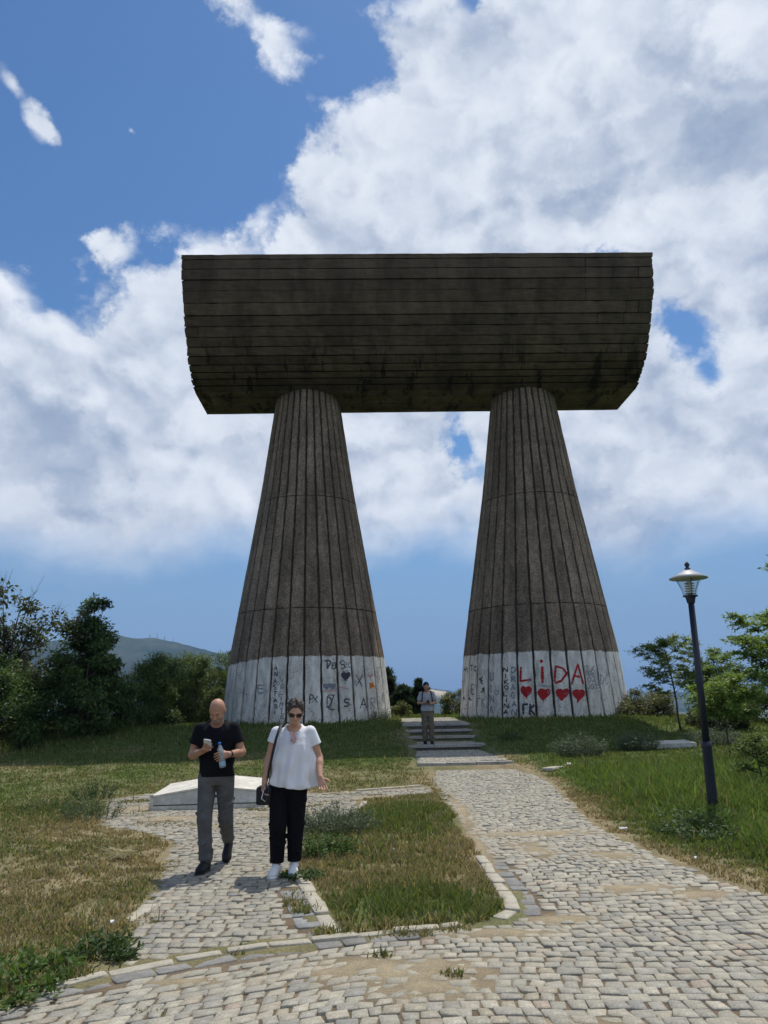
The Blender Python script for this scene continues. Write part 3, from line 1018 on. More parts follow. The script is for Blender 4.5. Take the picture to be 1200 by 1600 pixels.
for side, lx, gpx in (('l', -4.975, (475, 1075)), ('r', 4.969, (836, 1075))):
    ctr = (MON[0] + lx * math.cos(MON_YAW), MON[1] + lx * math.sin(MON_YAW))
    hit = col_hit(*gpx, ctr)
    phase = hit[0]                                   # world angle of one groove
    prof = [(float(Rz(z)) - .075, z) for z in np.linspace(.3, 15.25, 40)]
    core = MB().lathe(prof, 96)
    core_o = core.build('column', M_groove, mon, True, (lx, 0, 0), 0)
    core_o['label'] = 'ribbed concrete column with tagged white foot, ' + ('red hearts and red LIDA' if side == 'r' else 'black heart and faint tags')
    for ti in range(3):
        for k in range(NP):
            a = phase - MON_YAW + (k + .5) * DA
            place('panel', panel_meshes[ti, random.randrange(4)], M_panel, core_o, (0, 0, 0), a)
    marks = []

    def gb(key):
        return Marks(key, marks)
    if side == 'r':
        rd = gb('red')
        word(rd, 'L', 812, 1040, 17, 24, 1, ctr, phase, .085)
        word(rd, 'I', 843, 1043, 11, 23, 1, ctr, phase, .11)
        stroke(rd, [(844, 1034), (848, 1032)], ctr, phase, .14)
        word(rd, 'D', 867.5, 1038, 17, 27, 1, ctr, phase, .085)
        word(rd, 'A', 893, 1038, 19, 30, 1, ctr, phase, .085)
        for hx, hy in ((822, 1080), (850, 1084), (878.5, 1084), (904, 1085)):
            heart(rd, hx, hy, 8.8, ctr, phase, True, .07)
        bk = gb('black')
        word(bk, 'ГK', 817, 1100, 8, 16, 10.5, ctr, phase, .085)
        stroke(bk, [(826.5, 1114), (827.5, 1116)], ctr, phase, .07)
        word(bk, 'NIKOLINA', 788, 1043, 6, 7, 9.4, ctr, phase, .045, True)
        gr = gb('grey')
        word(gr, 'DRAGAN', 799.5, 1043, 6.5, 9, 13.0, ctr, phase, .05, True)
        word(gr, 'UINA', 766, 1052, 5, 12, 17, ctr, phase, .05, True)
        heart(gr, 776, 1082, 4, ctr, phase, False, .03)
        word(gr, '26', 915, 1041, 6, 11, 8, ctr, phase, .035)
        word(gr, '02', 917, 1057, 6, 8, 8, ctr, phase, .035)
        word(gr, '2025', 919, 1068, 4, 8, 4.7, ctr, phase, .03)
        stroke(gr, [(914, 1055), (930, 1054)], ctr, phase, .03)
        word(gr, 'DC', 938, 1054, 5, 15, 8, ctr, phase, .035)
        stroke(gr, [(840, 1072), (862, 1072)], ctr, phase, .03)
        word(bk, 'M', 725, 1042, 5, 9, 1, ctr, phase, .06)
        word(bk, 'TC', 736, 1040, 4, 9, 5, ctr, phase, .045)
        scribble(bk, 748, 1056, 9, 14, 9, ctr, phase, .04, 3)
        scribble(bk, 747, 1073, 10, 12, 9, ctr, phase, .05, 4)
        word(bk, 'E', 737, 1070, 4, 14, 1, ctr, phase, .045)
        word(gr, 'ГK', 746, 1090, 5, 14, 7, ctr, phase, .045)
        scribble(bk, 723, 1088, 5, 7, 6, ctr, phase, .04, 5)
        scribble(bk, 730, 1087, 7, 12, 6, ctr, phase, .04, 6)
        scribble(gb('red'), 720, 1062, 4, 8, 5, ctr, phase, .05, 8)
        for k in range(6):
            scribble(gr, 925 + 8 * k, 1070 + (k % 3) * 9, 4, 7, 4, ctr, phase, .02, 30 + k)
    else:
        gr, bk = gb('grey'), gb('black')
        word(bk, 'ANASTASI', 428, 1040, 5, 7, 10.0, ctr, phase, .042, True)
        word(gr, 'VOLIMTE', 437.5, 1059, 5, 7, 9.6, ctr, phase, .042, True)
        stroke(bk, [(507, 1033), (512, 1031), (517, 1034), (511, 1045), (511, 1032)], ctr, phase, .06)
        word(bk, 'EB', 518, 1035, 4.5, 9, 6, ctr, phase, .05)
        word(bk, 'S', 531, 1033, 7, 12, 1, ctr, phase, .05)
        word(gr, 'RO', 538, 1036, 4.5, 8, 6, ctr, phase, .045)
        heart(bk, 540, 1056, 6.8, ctr, phase, True, .06)
        stroke(bk, [(535, 1049), (545, 1048)], ctr, phase, .03)
        word(bk, 'X', 556, 1056, 10, 17, 1, ctr, phase, .05)
        for k in range(2):
            heart(gr, 510 + 9 * k, 1072, 4.5, ctr, phase, True, .05)
        stroke(gb('pink'), [(505, 1080), (524, 1079)], ctr, phase, .06)
        stroke(gb('pink'), [(530, 1073), (544, 1076)], ctr, phase, .05)
        og = gb('orange')
        scribble(og, 577, 1066, 9, 11, 10, ctr, phase, .09, 11)
        stroke(gb('red'), [(575, 1054), (578, 1058), (582, 1053)], ctr, phase, .04)
        word(bk, 'P', 483, 1086, 6, 15, 1, ctr, phase, .045)
        word(bk, 'X', 487, 1087, 8, 10, 1, ctr, phase, .04)
        word(bk, 'D', 511, 1090, 8, 15, 1, ctr, phase, .05)
        word(bk, 'Z', 513, 1088, 9, 20, 1, ctr, phase, .045)
        word(bk, 'S', 537, 1091, 9, 14, 1, ctr, phase, .07)
        word(bk, 'A', 562, 1090, 9, 17, 1, ctr, phase, .055)
        word(gr, 'R', 580, 1090, 8, 16, 1, ctr, phase, .045)
        scribble(gr, 596, 1080, 4, 20, 8, ctr, phase, .04, 12)
        word(gr, 'E', 403, 1070, 10, 12, 1, ctr, phase, .05)
        word(gr, 'T', 588, 1043, 5, 10, 1, ctr, phase, .04)
        for k in range(7):
            scribble(gr, 368 + 13 * k, 1075 + (k * 37 % 30), 6, 10, 4, ctr, phase, .022, 50 + k)
    rs_ = np.random.default_rng(77 + ord(side))
    x0_, x1_ = (722, 975) if side == 'r' else (362, 604)
    for k in range(34):
        sx_, sy_ = rs_.uniform(x0_, x1_), rs_.uniform(1036, 1112)
        if rs_.random() < .45:
            word(gr, ''.join(rs_.choice(list('ABDEGHKLMNORSTVXZ'), rs_.integers(1, 4))) if False else 'OXVIC'[rs_.integers(5)], sx_, sy_, 4, 6, 5, ctr, phase, .020)
        else:
            scribble(gr, sx_, sy_, rs_.uniform(4, 12), rs_.uniform(3, 9), rs_.integers(3, 6), ctr, phase, .018, 500 + k)
    mats = {'red': M_red, 'black': M_black, 'grey': M_grey, 'orange': M_orange, 'pink': M_pink}
    for key, mb in marks:
        if mb.V:
            V = np.array(mb.V)
            a = -MON_YAW
            V2 = V.copy()
            V2[:, 0] = V[:, 0] * math.cos(a) - V[:, 1] * math.sin(a)
            V2[:, 1] = V[:, 0] * math.sin(a) + V[:, 1] * math.cos(a)
            mk('graffiti', V2, mb.F, mats[key], core_o)

# beam: trough section, boards laid along it
PY = np.array([399, 453, 487, 520, 550, 570, 593, 610])
PH = np.array([19.75, 18.25, 17.35, 16.6, 15.97, 15.60, 15.27, 15.0])
HH = np.array([15.0, 15.27, 15.6, 15.97, 16.6, 17.35, 18.25, 19.0, 19.75])
HD = np.array([1.35, 1.93, 2.48, 2.93, 3.42, 3.88, 4.34, 4.55, 4.64])


def bd(h):
    return float(np.interp(h, HH, HD))


WL = 9.9
prof = [(-bd(h) + .07, h - (.0 if h > 15.3 else -.03)) for h in np.linspace(19.72, 15.0, 30)] + [(-1.2, 15.03), (1.2, 15.03)] + [(bd(h) - .01, h) for h in np.linspace(15.0, 19.72, 30)]
m_ = len(prof)
V = [(-WL + .05, d, h) for d, h in prof] + [(WL - .05, d, h) for d, h in prof]
F = [(i, (i + 1) % m_, m_ + (i + 1) % m_, m_ + i) for i in range(m_)] + [tuple(range(m_ - 1, -1, -1)), tuple(m_ + i for i in range(m_))]
beam = mk('beam', V, F, M_joint, mon, False)
beam['label'] = 'dark board-marked concrete trough beam lying across both columns'


def board(x0, x1, pr, seed, name='board'):
    """pr: list of (d,h) across the board from top to bottom on the outer face"""
    r = np.random.default_rng(seed)
    n = max(2, int((x1 - x0) / .30))
    V, F = [], []
    k = len(pr)
    pin = [(d + .075 * (1 if d < 0 else 1), h + .02) for d, h in pr]
    off = r.normal(0, .010)
    for i in range(n + 1):
        x = x0 + (x1 - x0) * i / n
        for j, (d, h) in enumerate(pr):
            e = r.normal(0, .006)
            chip = (r.random() < .05) * r.uniform(0, .035) if j in (0, k - 1) else 0
            V.append((x + (r.normal(0, .012) if i in (0, n) else 0), d + off + e * .6, h + e + (-chip if j == 0 else chip if j == k - 1 else 0)))
        for d, h in pin:
            V.append((x, d, h))
    w_ = 2 * k
    for i in range(n):
        b, c = i * w_, (i + 1) * w_
        for j in range(k - 1):
            F.append((b + j, b + j + 1, c + j + 1, c + j))
        F.append((b, c, c + k, b + k))
        F.append((b + k - 1, b + w_ - 1, c + w_ - 1, c + k - 1))
    F.append(tuple(range(k)) + tuple(w_ - 1 - j for j in range(k)))
    b = n * w_
    F.append(tuple(b + k - 1 - j for j in range(k)) + tuple(b + k + j for j in range(k)))
    return mk(name, V, F, M_board, beam)


ycuts = [399, 407, 422, 437.5, 453, 470, 487, 503.5, 520, 535.5, 550, 564, 577, 589.5, 600.5]
hc = [float(np.interp(y, PY, PH)) for y in ycuts] + [15.0]
cuts = {1: [7.0], 2: [7.0, 8.15, 9.25], 5: [8.75, 9.3], 6: [7.55, 8.7], 8: [9.3], 9: [8.1, 9.2], 10: [8.0, 8.55, 9.1], 11: [7.9, 9.05], 12: [8.5, 9.0], 4: [7.0], 7: [-9.35]}
for i in range(len(hc) - 1):
    h1, h0 = hc[i] - .016, hc[i + 1] + .016
    pr = [(-bd(h), h) for h in np.linspace(h1, h0, 4)]
    rr_ = np.random.default_rng(300 + i)
    xs = [-WL + abs(rr_.normal(0, .02))] + cuts.get(i, []) + [WL - abs(rr_.normal(0, .03))]
    for q in range(len(xs) - 1):
        board(xs[q] + (.014 if q else 0), xs[q + 1] - (.014 if q < len(xs) - 2 else 0), pr, 400 + i * 10 + q)
ds = np.linspace(-1.33, 1.38, 8)
for i in range(7):
    pr = [(d, 14.985 + .004 * (i % 2)) for d in np.linspace(ds[i] + .012, ds[i + 1] - .012, 3)]
    pr = [(d, h) for d, h in pr]
    n = len(pr)
    V = []
    for x in np.linspace(-WL + .03, WL - .03, 40):
        V += [(x, d, h + random.gauss(0, .003)) for d, h in pr]
    V = np.array(V)
    I = np.arange(len(V)).reshape(40, n)
    Fb = np.stack([I[:-1, :-1], I[:-1, 1:], I[1:, 1:], I[1:, :-1]], -1).reshape(-1, 4)
    top = V + np.array([0, 0, .06])
    F_all = [tuple(f) for f in Fb] + [tuple(f[::-1] + len(V)) for f in Fb]
    rim = list(I[:, 0]) + list(I[-1, 1:]) + list(I[::-1, -1][1:]) + list(I[0, ::-1][1:-1])
    for a, b in zip(rim, rim[1:] + rim[:1]):
        F_all.append((a, a + len(V), b + len(V), b))
    mk('soffit_board', np.concatenate([V, top]), F_all, M_board, beam)
mb = MB()
x = -8.95
while x < 8.9:
    mb.lathe([(.028, 0), (.032, .045 + random.uniform(-.015, .01)), (.015, .06)], 6, (x, -4.56, 19.70))
    x += .205 + random.uniform(-.02, .02)
tag(mb.build('rim_stubs', M_board, beam), kind='stuff')

# ------------------------------------------------------------------ white grave slab
M_slab = material('white_slab_stone', (.58, .555, .48), .8, .22, 3.5, .006, 50, None, .2, var2=.12, scale2=14)
M_slab_side = material('white_slab_side_render', (.52, .52, .49), .85, .18, 2.0, .006, 40, None, .2, var2=.15, scale2=12)
tomb = tag(empty('stone_slab', (-2.93, 13.02, 0), R(3)), 'low white ridged stone slab lying on the ground behind the man in black', 'slab')
hw, dp = .90, 1.35
MB().box((-hw - .02, -.02, -.05), (hw + .02, dp + .02, .058)).build('plinth', M_slab, tomb)
prof = [(-hw, .075), (hw - .0, .075), (hw, .225), (.20, .300), (-.05, .305), (-hw, .185)]
n = len(prof)
V = [(x, 0, z) for x, z in prof] + [(x * .98, dp, z + .05 * (z > .1)) for x, z in prof]
F = [tuple(range(n)), tuple(range(2 * n - 1, n - 1, -1))] + [(i, n + i, n + (i + 1) % n, (i + 1) % n) for i in range(n)]
mk('body', V, F, M_slab_side, tomb)
tops = [prof[2], prof[3], prof[4], prof[5]]
for (xa, za), (xb, zb) in zip(tops[:-1], tops[1:]):
    e = .012
    MB().hexa([(xb + .006, -e, zb + .004), (xa - .006, -e, za + .004), (xa * .98 - .006, dp, za + .054), (xb * .98 + .006, dp, zb + .054)],
              [(xb + .006, -e, zb + .030), (xa - .006, -e, za + .030), (xa * .98 - .006, dp, za + .080), (xb * .98 + .006, dp, zb + .080)]).build('cover_plate', M_slab, tomb)
MB().box((-hw - .012, -.012, .06), (-hw + .045, .03, .235)).build('corner_strip', M_slab, tomb)

o = MB().hexa([(-.75, -.35, 0), (.7, -.4, 0), (.75, .45, 0), (-.7, .4, 0)], [(-.73, -.33, .13), (.68, -.38, .15), (.73, .43, .19), (-.68, .38, .16)]).build('marble_block', M_slab, None, False, (7.55, 21.9, float(H(np.array([7.55]), np.array([21.9]))[0]) - .02), R(4))
tag(o, 'pale flat stone block half hidden in grass beyond the lamp post', 'block')

# ------------------------------------------------------------------ lamp post
M_navy = material('navy_painted_steel', (.012, .016, .032), .45, .25, 5, .002, 60, None, .5)
M_hat = material('lamp_shade_metal', (.40, .41, .41), .5, .15, 5, 0, 1, None, .4)
M_louver = material('lamp_louver_white', (.75, .75, .72), .5, .05, 5, 0, 1, None, .4)
gm = bpy.data.materials.new('lamp_glass')
gm.use_nodes = True
t = NT(gm.node_tree)
fr = t.n('ShaderNodeLayerWeight', ins={0: .25})
gl = t.n('ShaderNodeBsdfGlossy', ins={0: (.9, .9, .9, 1), 1: .05})
tr = t.n('ShaderNodeBsdfTransparent', ins={0: (.86, .88, .88, 1)})
mx = t.n('ShaderNodeMixShader', ins={0: t.math('MULTIPLY', fr.outputs['Facing'], .45), 1: tr.outputs[0], 2: gl.outputs[0]})
t.n('ShaderNodeOutputMaterial', ins={0: mx.outputs[0]})
M_glass = gm

lamp = tag(empty('street_lamp', (4.42, 11.2, 0)), 'leaning dark navy lamp post with wide conical shade and clear glass lantern', 'street lamp')
lamp.rotation_euler = (R(-.5), R(.6), 0)
lamp.scale = (1, 1, .925)
MB().lathe([(.074, -.15), (.074, .03), (.068, .10), (.066, .95), (.072, .97), (.072, 1.02), (.055, 1.05)], 20).build('base_sleeve', M_navy, lamp, True)
MB().lathe([(.050, 1.0), (.047, 2.0), (.043, 3.15)], 16).build('post', M_navy, lamp, True)
MB().lathe([(.043, 3.13), (.056, 3.15), (.064, 3.20), (.074, 3.235), (.104, 3.245), (.104, 3.262), (.08, 3.265)], 24).build('lantern_collar', M_navy, lamp, True)
lan = MB().lathe([(.088, 3.265), (.110, 3.36), (.145, 3.46), (.178, 3.52)], 28, cap=False).build('lantern_glass', M_glass, lamp, True)
for k in range(5):
    MB().lathe([(.035, 3.30 + k * .040), (.075, 3.288 + k * .040), (.077, 3.292 + k * .040), (.04, 3.312 + k * .040)], 20).build('louver', M_louver, lamp, True)
MB().lathe([(.030, 3.26), (.030, 3.53)], 12).build('bulb_holder', M_louver, lamp, True)
MB().lathe([(.19, 3.520), (.270, 3.528), (.273, 3.538), (.17, 3.595), (.08, 3.650), (.032, 3.690)], 36).build('shade', M_hat, lamp, True)
MB().lathe([(.05, 3.685), (.034, 3.70), (.020, 3.715), (.036, 3.74), (.036, 3.765), (.020, 3.785), (.010, 3.81)], 14).build('finial', M_navy, lamp, True)
for a in (0, 120, 240):
    x, y = math.cos(R(a + 20)), math.sin(R(a + 20))
    MB().tube([(x * .092, y * .092, 3.262), (x * .114, y * .114, 3.36), (x * .181, y * .181, 3.525)], .005, 5).build('lantern_rib', M_navy, lamp, True)

# ------------------------------------------------------------------ grass
TUFTS = [(-.42, 6.12, .20, .10), (.10, 6.08, .22, .08), (.45, 6.15, .15, .08), (-.82, 7.2, .12, .3), (-.68, 6.75, .16, .10), (-1.0, 8.15, .14, .14), (-.97, 8.8, .10, .5), (-2.0, 6.6, .18, .35), (-2.2, 7.4, .16, .4), (-2.35, 8.4, .18, .5),
         (-2.6, 9.7, .25, .3), (-2.4, 11.35, .7, .16), (-3.3, 11.6, .4, .25), (-1.6, 11.9, .5, .22), (-1.35, 10.6, .3, .25), (-3.9, 12.6, .25, .4), (-1.5, 13.1, .5, .25), (-.9, 13.6, .4, .18), (-2.0, 12.75, .35, .12), (-4.5, 14.2, .4, .3),
         (-2.4, 14.6, .8, .15), (-.8, 14.5, .3, .12), (-.3, 14.3, .3, .15), (-2.0, 5.35, .15, .10), (-1.35, 4.75, .10, .05), (.35, 5.22, .08, .04), (-.1, 5.6, .10, .04),
         (1.6, 19.0, 1.3, .16), (2.2, 18.7, .5, .3), (2.9, 16.8, .25, 1.2), (.9, 16, .12, 2.), (.95, 13.8, .1, .6), (2.0, 23.55, .9, .10), (.7, 25, .15, 2.), (2.75, 26, .12, 2.)]
M_blade = leaf_material('grass_blade', (1, 1, 1), .40, .7)


def tuft_mask(x, y):
    s = np.zeros(np.shape(x))
    for cx, cy, rx, ry in TUFTS:
        s = np.maximum(s, np.exp(-((x - cx) / rx) ** 2 - ((y - cy) / ry) ** 2))
    return s


def grow_grass(n, dmin, dmax, seg, seed, tall=False):
    r = np.random.default_rng(seed)
    D = np.linspace(dmin, dmax, 400)
    pdf = D * np.minimum(1, (5.5 / D) ** 1.45)
    cdf = np.cumsum(pdf); cdf /= cdf[-1]
    d = np.interp(r.random(n), cdf, D)
    a = np.radians(r.uniform(-38, 37, n))
    x, y = d * np.sin(a), d * np.cos(a)
    # clumping
    cl = fbm(x, y, 5.5, 3, 31)
    keep = r.random(n) < np.clip(.25 + 2.6 * (cl - .34), .12, 1)
    x, y, d = x[keep], y[keep], d[keep]
    sd = path_sd(x, y)
    tm = tuft_mask(x, y) > (.42 + .35 * (fbm(x, y, 9, 2, 6) - .5))
    edge = (fbm(x, y, 3.2, 3, 41) - .42) * .30
    ok = (sd > edge) | tm
    for ln_ in (KERB_PLAZA, KERB_LEFT, KERB_MAIN):
        kd = np.full(len(x), 9.0)
        for (x0, y0), (x1, y1) in zip(ln_[:-1], ln_[1:]):
            ex, ey = x1 - x0, y1 - y0
            tt = np.clip(((x - x0) * ex + (y - y0) * ey) / (ex * ex + ey * ey), 0, 1)
            kd = np.minimum(kd, np.hypot(x - x0 - tt * ex, y - y0 - tt * ey))
        ok &= (kd > .075) | (tm & (r.random(len(x)) < .5))
    # bare margins beside the path on the right, worn earth here and there
    bare = np.exp(-(np.maximum(polysd(x, y, PATH_A), 0) / .26) ** 2) * (x > 2) + sstep(fbm(x, y, .9, 3, 77), .62, .74) * .6
    ok &= r.random(len(x)) > bare * .45
    for lx in (-4.975, 4.969):
        cx, cy = MON[0] + lx * math.cos(MON_YAW), MON[1] + lx * math.sin(MON_YAW)
        ok &= np.hypot(x - cx, y - cy) > 3.56
    ok &= ~((np.abs(x + 2.93) < .98) & (y > 12.95) & (y < 14.4))
    ok &= H0(x, y) > -3
    x, y, d, sd = x[ok], y[ok], d[ok], sd[ok]
    n = len(x)
    z = H(x, y) - .005
    inpath = sd < 0
    z = np.where(inpath, np.where(y > 19.1, z, -.015), z)
    for y0, zz in STEPS:
        z = np.where(inpath & (y > y0 + .02) & (x > .5) & (x < 2.9), zz - .01, z)
    dr = dryness(x, y)
    bank = sstep(x, 3.0, 4.2) * sstep(y, 21, 15.5)
    rear = sstep(y, 23, 29)
    h = .036 + .035 * r.random(n) + .035 * (x > -1.1) * (x < 1.0) * (y < 13)
    h = h * (1 - .35 * dr) + bank * (.06 + .22 * r.random(n)) * sstep(np.abs(polysd(x, y, PATH_A)), .2, 1.6) + rear * .09 * r.random(n)
    for lx in (-4.975, 4.969):
        cx, cy = MON[0] + lx * math.cos(MON_YAW), MON[1] + lx * math.sin(MON_YAW)
        h = h + .16 * r.random(n) * sstep(np.hypot(x - cx, y - cy), 4.15, 3.6)
    h = h + .25 * r.random(n) * sstep(x, -9, -12) * sstep(y, 22, 26)
    h = np.where(inpath, h * .75, h)
    h = h * (1 - .55 * np.exp(-((x - 4.25) / .75) ** 2 - ((y - 10.4) / 1.1) ** 2))
    h *= r.uniform(.6, 1.25, n) * np.clip(.5 + fbm(x, y, 2.2, 3, 51), .6, 1.3)
    stalk = np.zeros(n, dtype=bool)
    if tall:
        stalk = r.random(n) < (.004 + .008 * bank)
        h = np.where(stalk, h * 1.15 + .10, h)
    wd = (.0026 + .00055 * d) * r.uniform(.7, 1.3, n) * np.where(stalk, .8, 1) * (1 + .12 * bank)
    la = r.uniform(0, 2 * np.pi, n)
    ln = h * r.uniform(.25, 1.0, n) * np.where(stalk, .4, 1)
    fa = r.uniform(0, np.pi, n)
    ux, uy = np.cos(fa) * wd, np.sin(fa) * wd
    lx_, ly_ = np.cos(la) * ln, np.sin(la) * ln
    is_dry = (r.random(n) < np.clip(dr * 1.05 - .10, .03, .95)) | stalk
    g = GREEN * r.uniform(.65, 1.45, (n, 1)) * np.array([1, 1, 1]) + r.uniform(0, .02, (n, 1)) * np.array([1, .7, 0])
    g = g * (1 + bank[:, None] * np.array([.08, .24, .02]))
    s = STRAW * r.uniform(.55, 1.35, (n, 1))
    col = np.where(is_dry[:, None], s, g)
    B = np.stack([x, y, z], -1)
    if seg == 2:
        mid = B + np.stack([lx_ * .32, ly_ * .32, h * .60], -1)
        tip = B + np.stack([lx_, ly_, h], -1)
        U = np.stack([ux, uy, np.zeros(n)], -1)
        V = np.stack([B - U, B + U, mid - U * .75, mid + U * .75, tip], 1).reshape(-1, 3)
        b = np.arange(n)[:, None] * 5
        F = np.concatenate([b + [0, 1, 3], b + [0, 3, 2], b + [2, 3, 4]], 1).reshape(-1, 3)
        cc = np.repeat(col, 5, 0)
    else:
        tip = B + np.stack([lx_, ly_, h], -1)
        U = np.stack([ux, uy, np.zeros(n)], -1) * 1.2
        V = np.stack([B - U, B + U, tip], 1).reshape(-1, 3)
        F = np.arange(n * 3).reshape(-1, 3)
        cc = np.repeat(col, 3, 0)
    return V, F, cc


V1, F1, c1 = grow_grass(440000, 3.8, 15, 2, 1, True)
V2, F2, c2 = grow_grass(420000, 12, 41, 1, 2, True)
grass = mk('grass', np.concatenate([V1, V2]), np.concatenate([F1, F2 + len(V1)]), M_blade, None, False, np.concatenate([c1, c2]))
tag(grass, 'patchy green and straw-coloured grass covering the lawn and the bank', 'grass', None, 'stuff')

# ------------------------------------------------------------------ foliage tools
M_leaf = leaf_material('tree_leaf', (1, 1, 1), .42, .5)
M_bark = material('tree_bark', (.085, .065, .048), .9, .3, 6, .01, 40, None, .15)
M_twig = material('dry_twig', (.16, .13, .105), .9, .25, 6, 0, 1, None, .15)


def unit(v):
    return v / np.maximum(np.linalg.norm(v, axis=-1, keepdims=True), 1e-9)


def leaf_quads(P, size, nrm, r, col, slim=.5, axis_=None):
    n = len(P)
    ax = unit(r.normal(0, 1, (n, 3))) if axis_ is None else unit(axis_)
    nn = unit(nrm + r.normal(0, .55, (n, 3)))
    ax = unit(ax - nn * (ax * nn).sum(-1, keepdims=True))
    sd_ = np.cross(nn, ax)
    s = (size * r.uniform(.65, 1.3, n))[:, None]
    V = np.stack([P, P + ax * s * .5 + sd_ * s * slim * .5 - nn * s * .06, P + ax * s, P + ax * s * .5 - sd_ * s * slim * .5 - nn * s * .06], 1).reshape(-1, 3)
    F = np.arange(n * 4).reshape(-1, 4)
    return V, F, np.repeat(col, 4, 0)


def gz(x, y):
    return float(H(np.array([x]), np.array([y]))[0])


def leaf_cols(n, base, r, yellow=.15):
    c = np.array(base) * r.uniform(.6, 1.4, (n, 1))
    return c + (r.random((n, 1)) < yellow) * np.array([.03, .02, 0])


def make_tree(name, label, cat, x, y, height, rad, crown_base, nclus, nleaf, leaf, base, seed, clump=.35, trunk_r=.08, stems=1, shape='round', slim=.5, group=None, twigs=0, droop=0.0, up=.4, zoff=0.0):
    r = np.random.default_rng(seed)
    z0 = gz(x, y) - .05 + zoff
    root = tag(empty(name, (x, y, z0)), label, cat, group)
    # clump centres through the crown volume
    cen = []
    while len(cen) < nclus:
        p = r.uniform(-1, 1, 3)
        rr = math.hypot(p[0], p[1])
        h = (p[2] + 1) / 2
        lim = {'round': math.sqrt(max(0, 1 - (2 * h - .9) ** 2 / 1.21)), 'column': (1 - h) ** .55 * min(1, .55 + 2 * h) * .95, 'dome': math.sqrt(max(0, 1 - h * h)) * min(1, .8 + h), 'cone': (1 - h) * .98 + .04, 'wide': min(1, .75 + h) * math.sqrt(max(0, 1 - h ** 3))}[shape]
        wob = 1 + .28 * math.sin(3 * math.atan2(p[1], p[0]) + seed + 4 * h) * .8
        if rr <= lim * wob and (rr > lim * .35 or r.random() < .5):
            cen.append((p[0] * rad, p[1] * rad, crown_base + h * (height - crown_base)))
    cen = np.array(cen)
    mb = MB()
    tops = []
    for s in range(stems):
        a = r.uniform(0, 2 * np.pi)
        lean = (0 if stems == 1 else rad * r.uniform(.2, .55))
        pts = []
        hh = height * r.uniform(.72, .86)
        for k in range(6):
            t = k / 5
            pts.append((math.cos(a) * lean * t ** 1.3 + r.normal(0, .03) * (k > 0), math.sin(a) * lean * t ** 1.3 + r.normal(0, .03) * (k > 0), hh * t))
        mb.tube(pts, [trunk_r * (1 - .8 * k / 5) / (1 if stems == 1 else 1.5) for k in range(6)], 7)
        tops.append(np.array(pts))
    for c in cen[:: max(1, len(cen) // 46)]:
        st = tops[r.integers(len(tops))]
        zt = min(max(c[2] * r.uniform(.45, .8), .1), st[-1, 2])
        p0 = np.array([np.interp(zt, st[:, 2], st[:, 0]), np.interp(zt, st[:, 2], st[:, 1]), zt])
        pm = (p0 + c) / 2 + np.array([0, 0, -.08 * np.linalg.norm(c - p0)])
        mb.tube([p0, pm, c], [trunk_r * .28, trunk_r * .18, trunk_r * .06], 4)
    mb.build('trunk', M_bark, root, True)
    if twigs:
        tb = MB()
        for k in range(twigs):
            c = cen[r.integers(len(cen))]
            out = unit(np.array([c[0], c[1], .8 * rad + .3 * (c[2] - crown_base)]) + r.normal(0, .35, 3))
            L = r.uniform(.5, 1.2)
            p1 = c + out * L * .5 + r.normal(0, .06, 3)
            p2 = c + out * L + r.normal(0, .10, 3)
            tb.tube([c, p1, p2], [.012, .008, .003], 3)
            for q in range(3):
                o2 = unit(out + r.normal(0, .5, 3))
                tb.tube([p1, p1 + o2 * r.uniform(.2, .45)], [.006, .002], 3)
        tag(tb.build('bare_twigs', M_twig, root), kind='stuff')
    # leaves
    per = r.multinomial(nleaf, np.full(len(cen), 1 / len(cen)))
    own = np.repeat(np.arange(len(cen)), per)
    cs = clump * r.uniform(.6, 1.35, len(cen))
    off = unit(r.normal(0, 1, (nleaf, 3))) * (r.random((nleaf, 1)) ** .42) * cs[own][:, None]
    off[:, 2] *= .72
    P = cen[own] + off
    P[:, 2] = np.maximum(P[:, 2], .06)
    n = unit(off + np.array([0, 0, up]))
    tint = r.uniform(.75, 1.25, (len(cen), 1))[own]
    ax = off + r.normal(0, .3, (nleaf, 3)) + np.array([0, 0, -droop])
    V, F, c = leaf_quads(P, np.full(nleaf, leaf), n, r, leaf_cols(nleaf, base, r) * tint, slim, ax)
    mk('crown', V, F, M_leaf, root, False, c)
    return root


DK = (.060, .106, .034)
MD = (.092, .148, .045)
LT = (.105, .150, .050)
G_L = 'trees and shrubs at the left edge of the lawn'
make_tree('broadleaf_tree', 'thinning tree with many dry bare twigs at far left edge', 'tree', -13.6, 27.6, 5.4, 2.5, 1.6, 56, 13000, .15, (.080, .105, .046), 201, .50, .13, 2, 'round', .55, G_L, 150)
make_tree('broadleaf_tree', 'half bare tree partly cut by left picture edge', 'tree', -16.8, 27.2, 5.2, 2.3, 1.2, 56, 13000, .15, (.075, .10, .042), 202, .55, .13, 2, 'round', .55, G_L, 90)
make_tree('broadleaf_tree', 'dark dense tree with pointed top, tallest of the left thicket', 'tree', -10.9, 28.6, 5.1, 1.25, .5, 60, 20000, .125, DK, 203, .40, .12, 1, 'column', .55, G_L)
make_tree('broadleaf_tree', 'dark round bush below the pointed tree', 'bush', -10.6, 27.4, 3.3, 1.8, .1, 60, 19000, .12, (.075, .130, .038), 204, .45, .07, 3, 'dome', .55, G_L)
make_tree('broadleaf_tree', 'broad dark bush in front of the tree with bare twigs', 'bush', -13.2, 25.9, 3.8, 2.3, .1, 70, 22000, .12, (.070, .122, .035), 205, .5, .07, 3, 'dome', .55, G_L)
make_tree('broadleaf_tree', 'dark low bush at the left picture edge on the lawn', 'bush', -16.4, 25.4, 3.0, 2.0, .1, 50, 14000, .12, (.062, .108, .032), 206, .5, .07, 3, 'dome', .55, G_L)
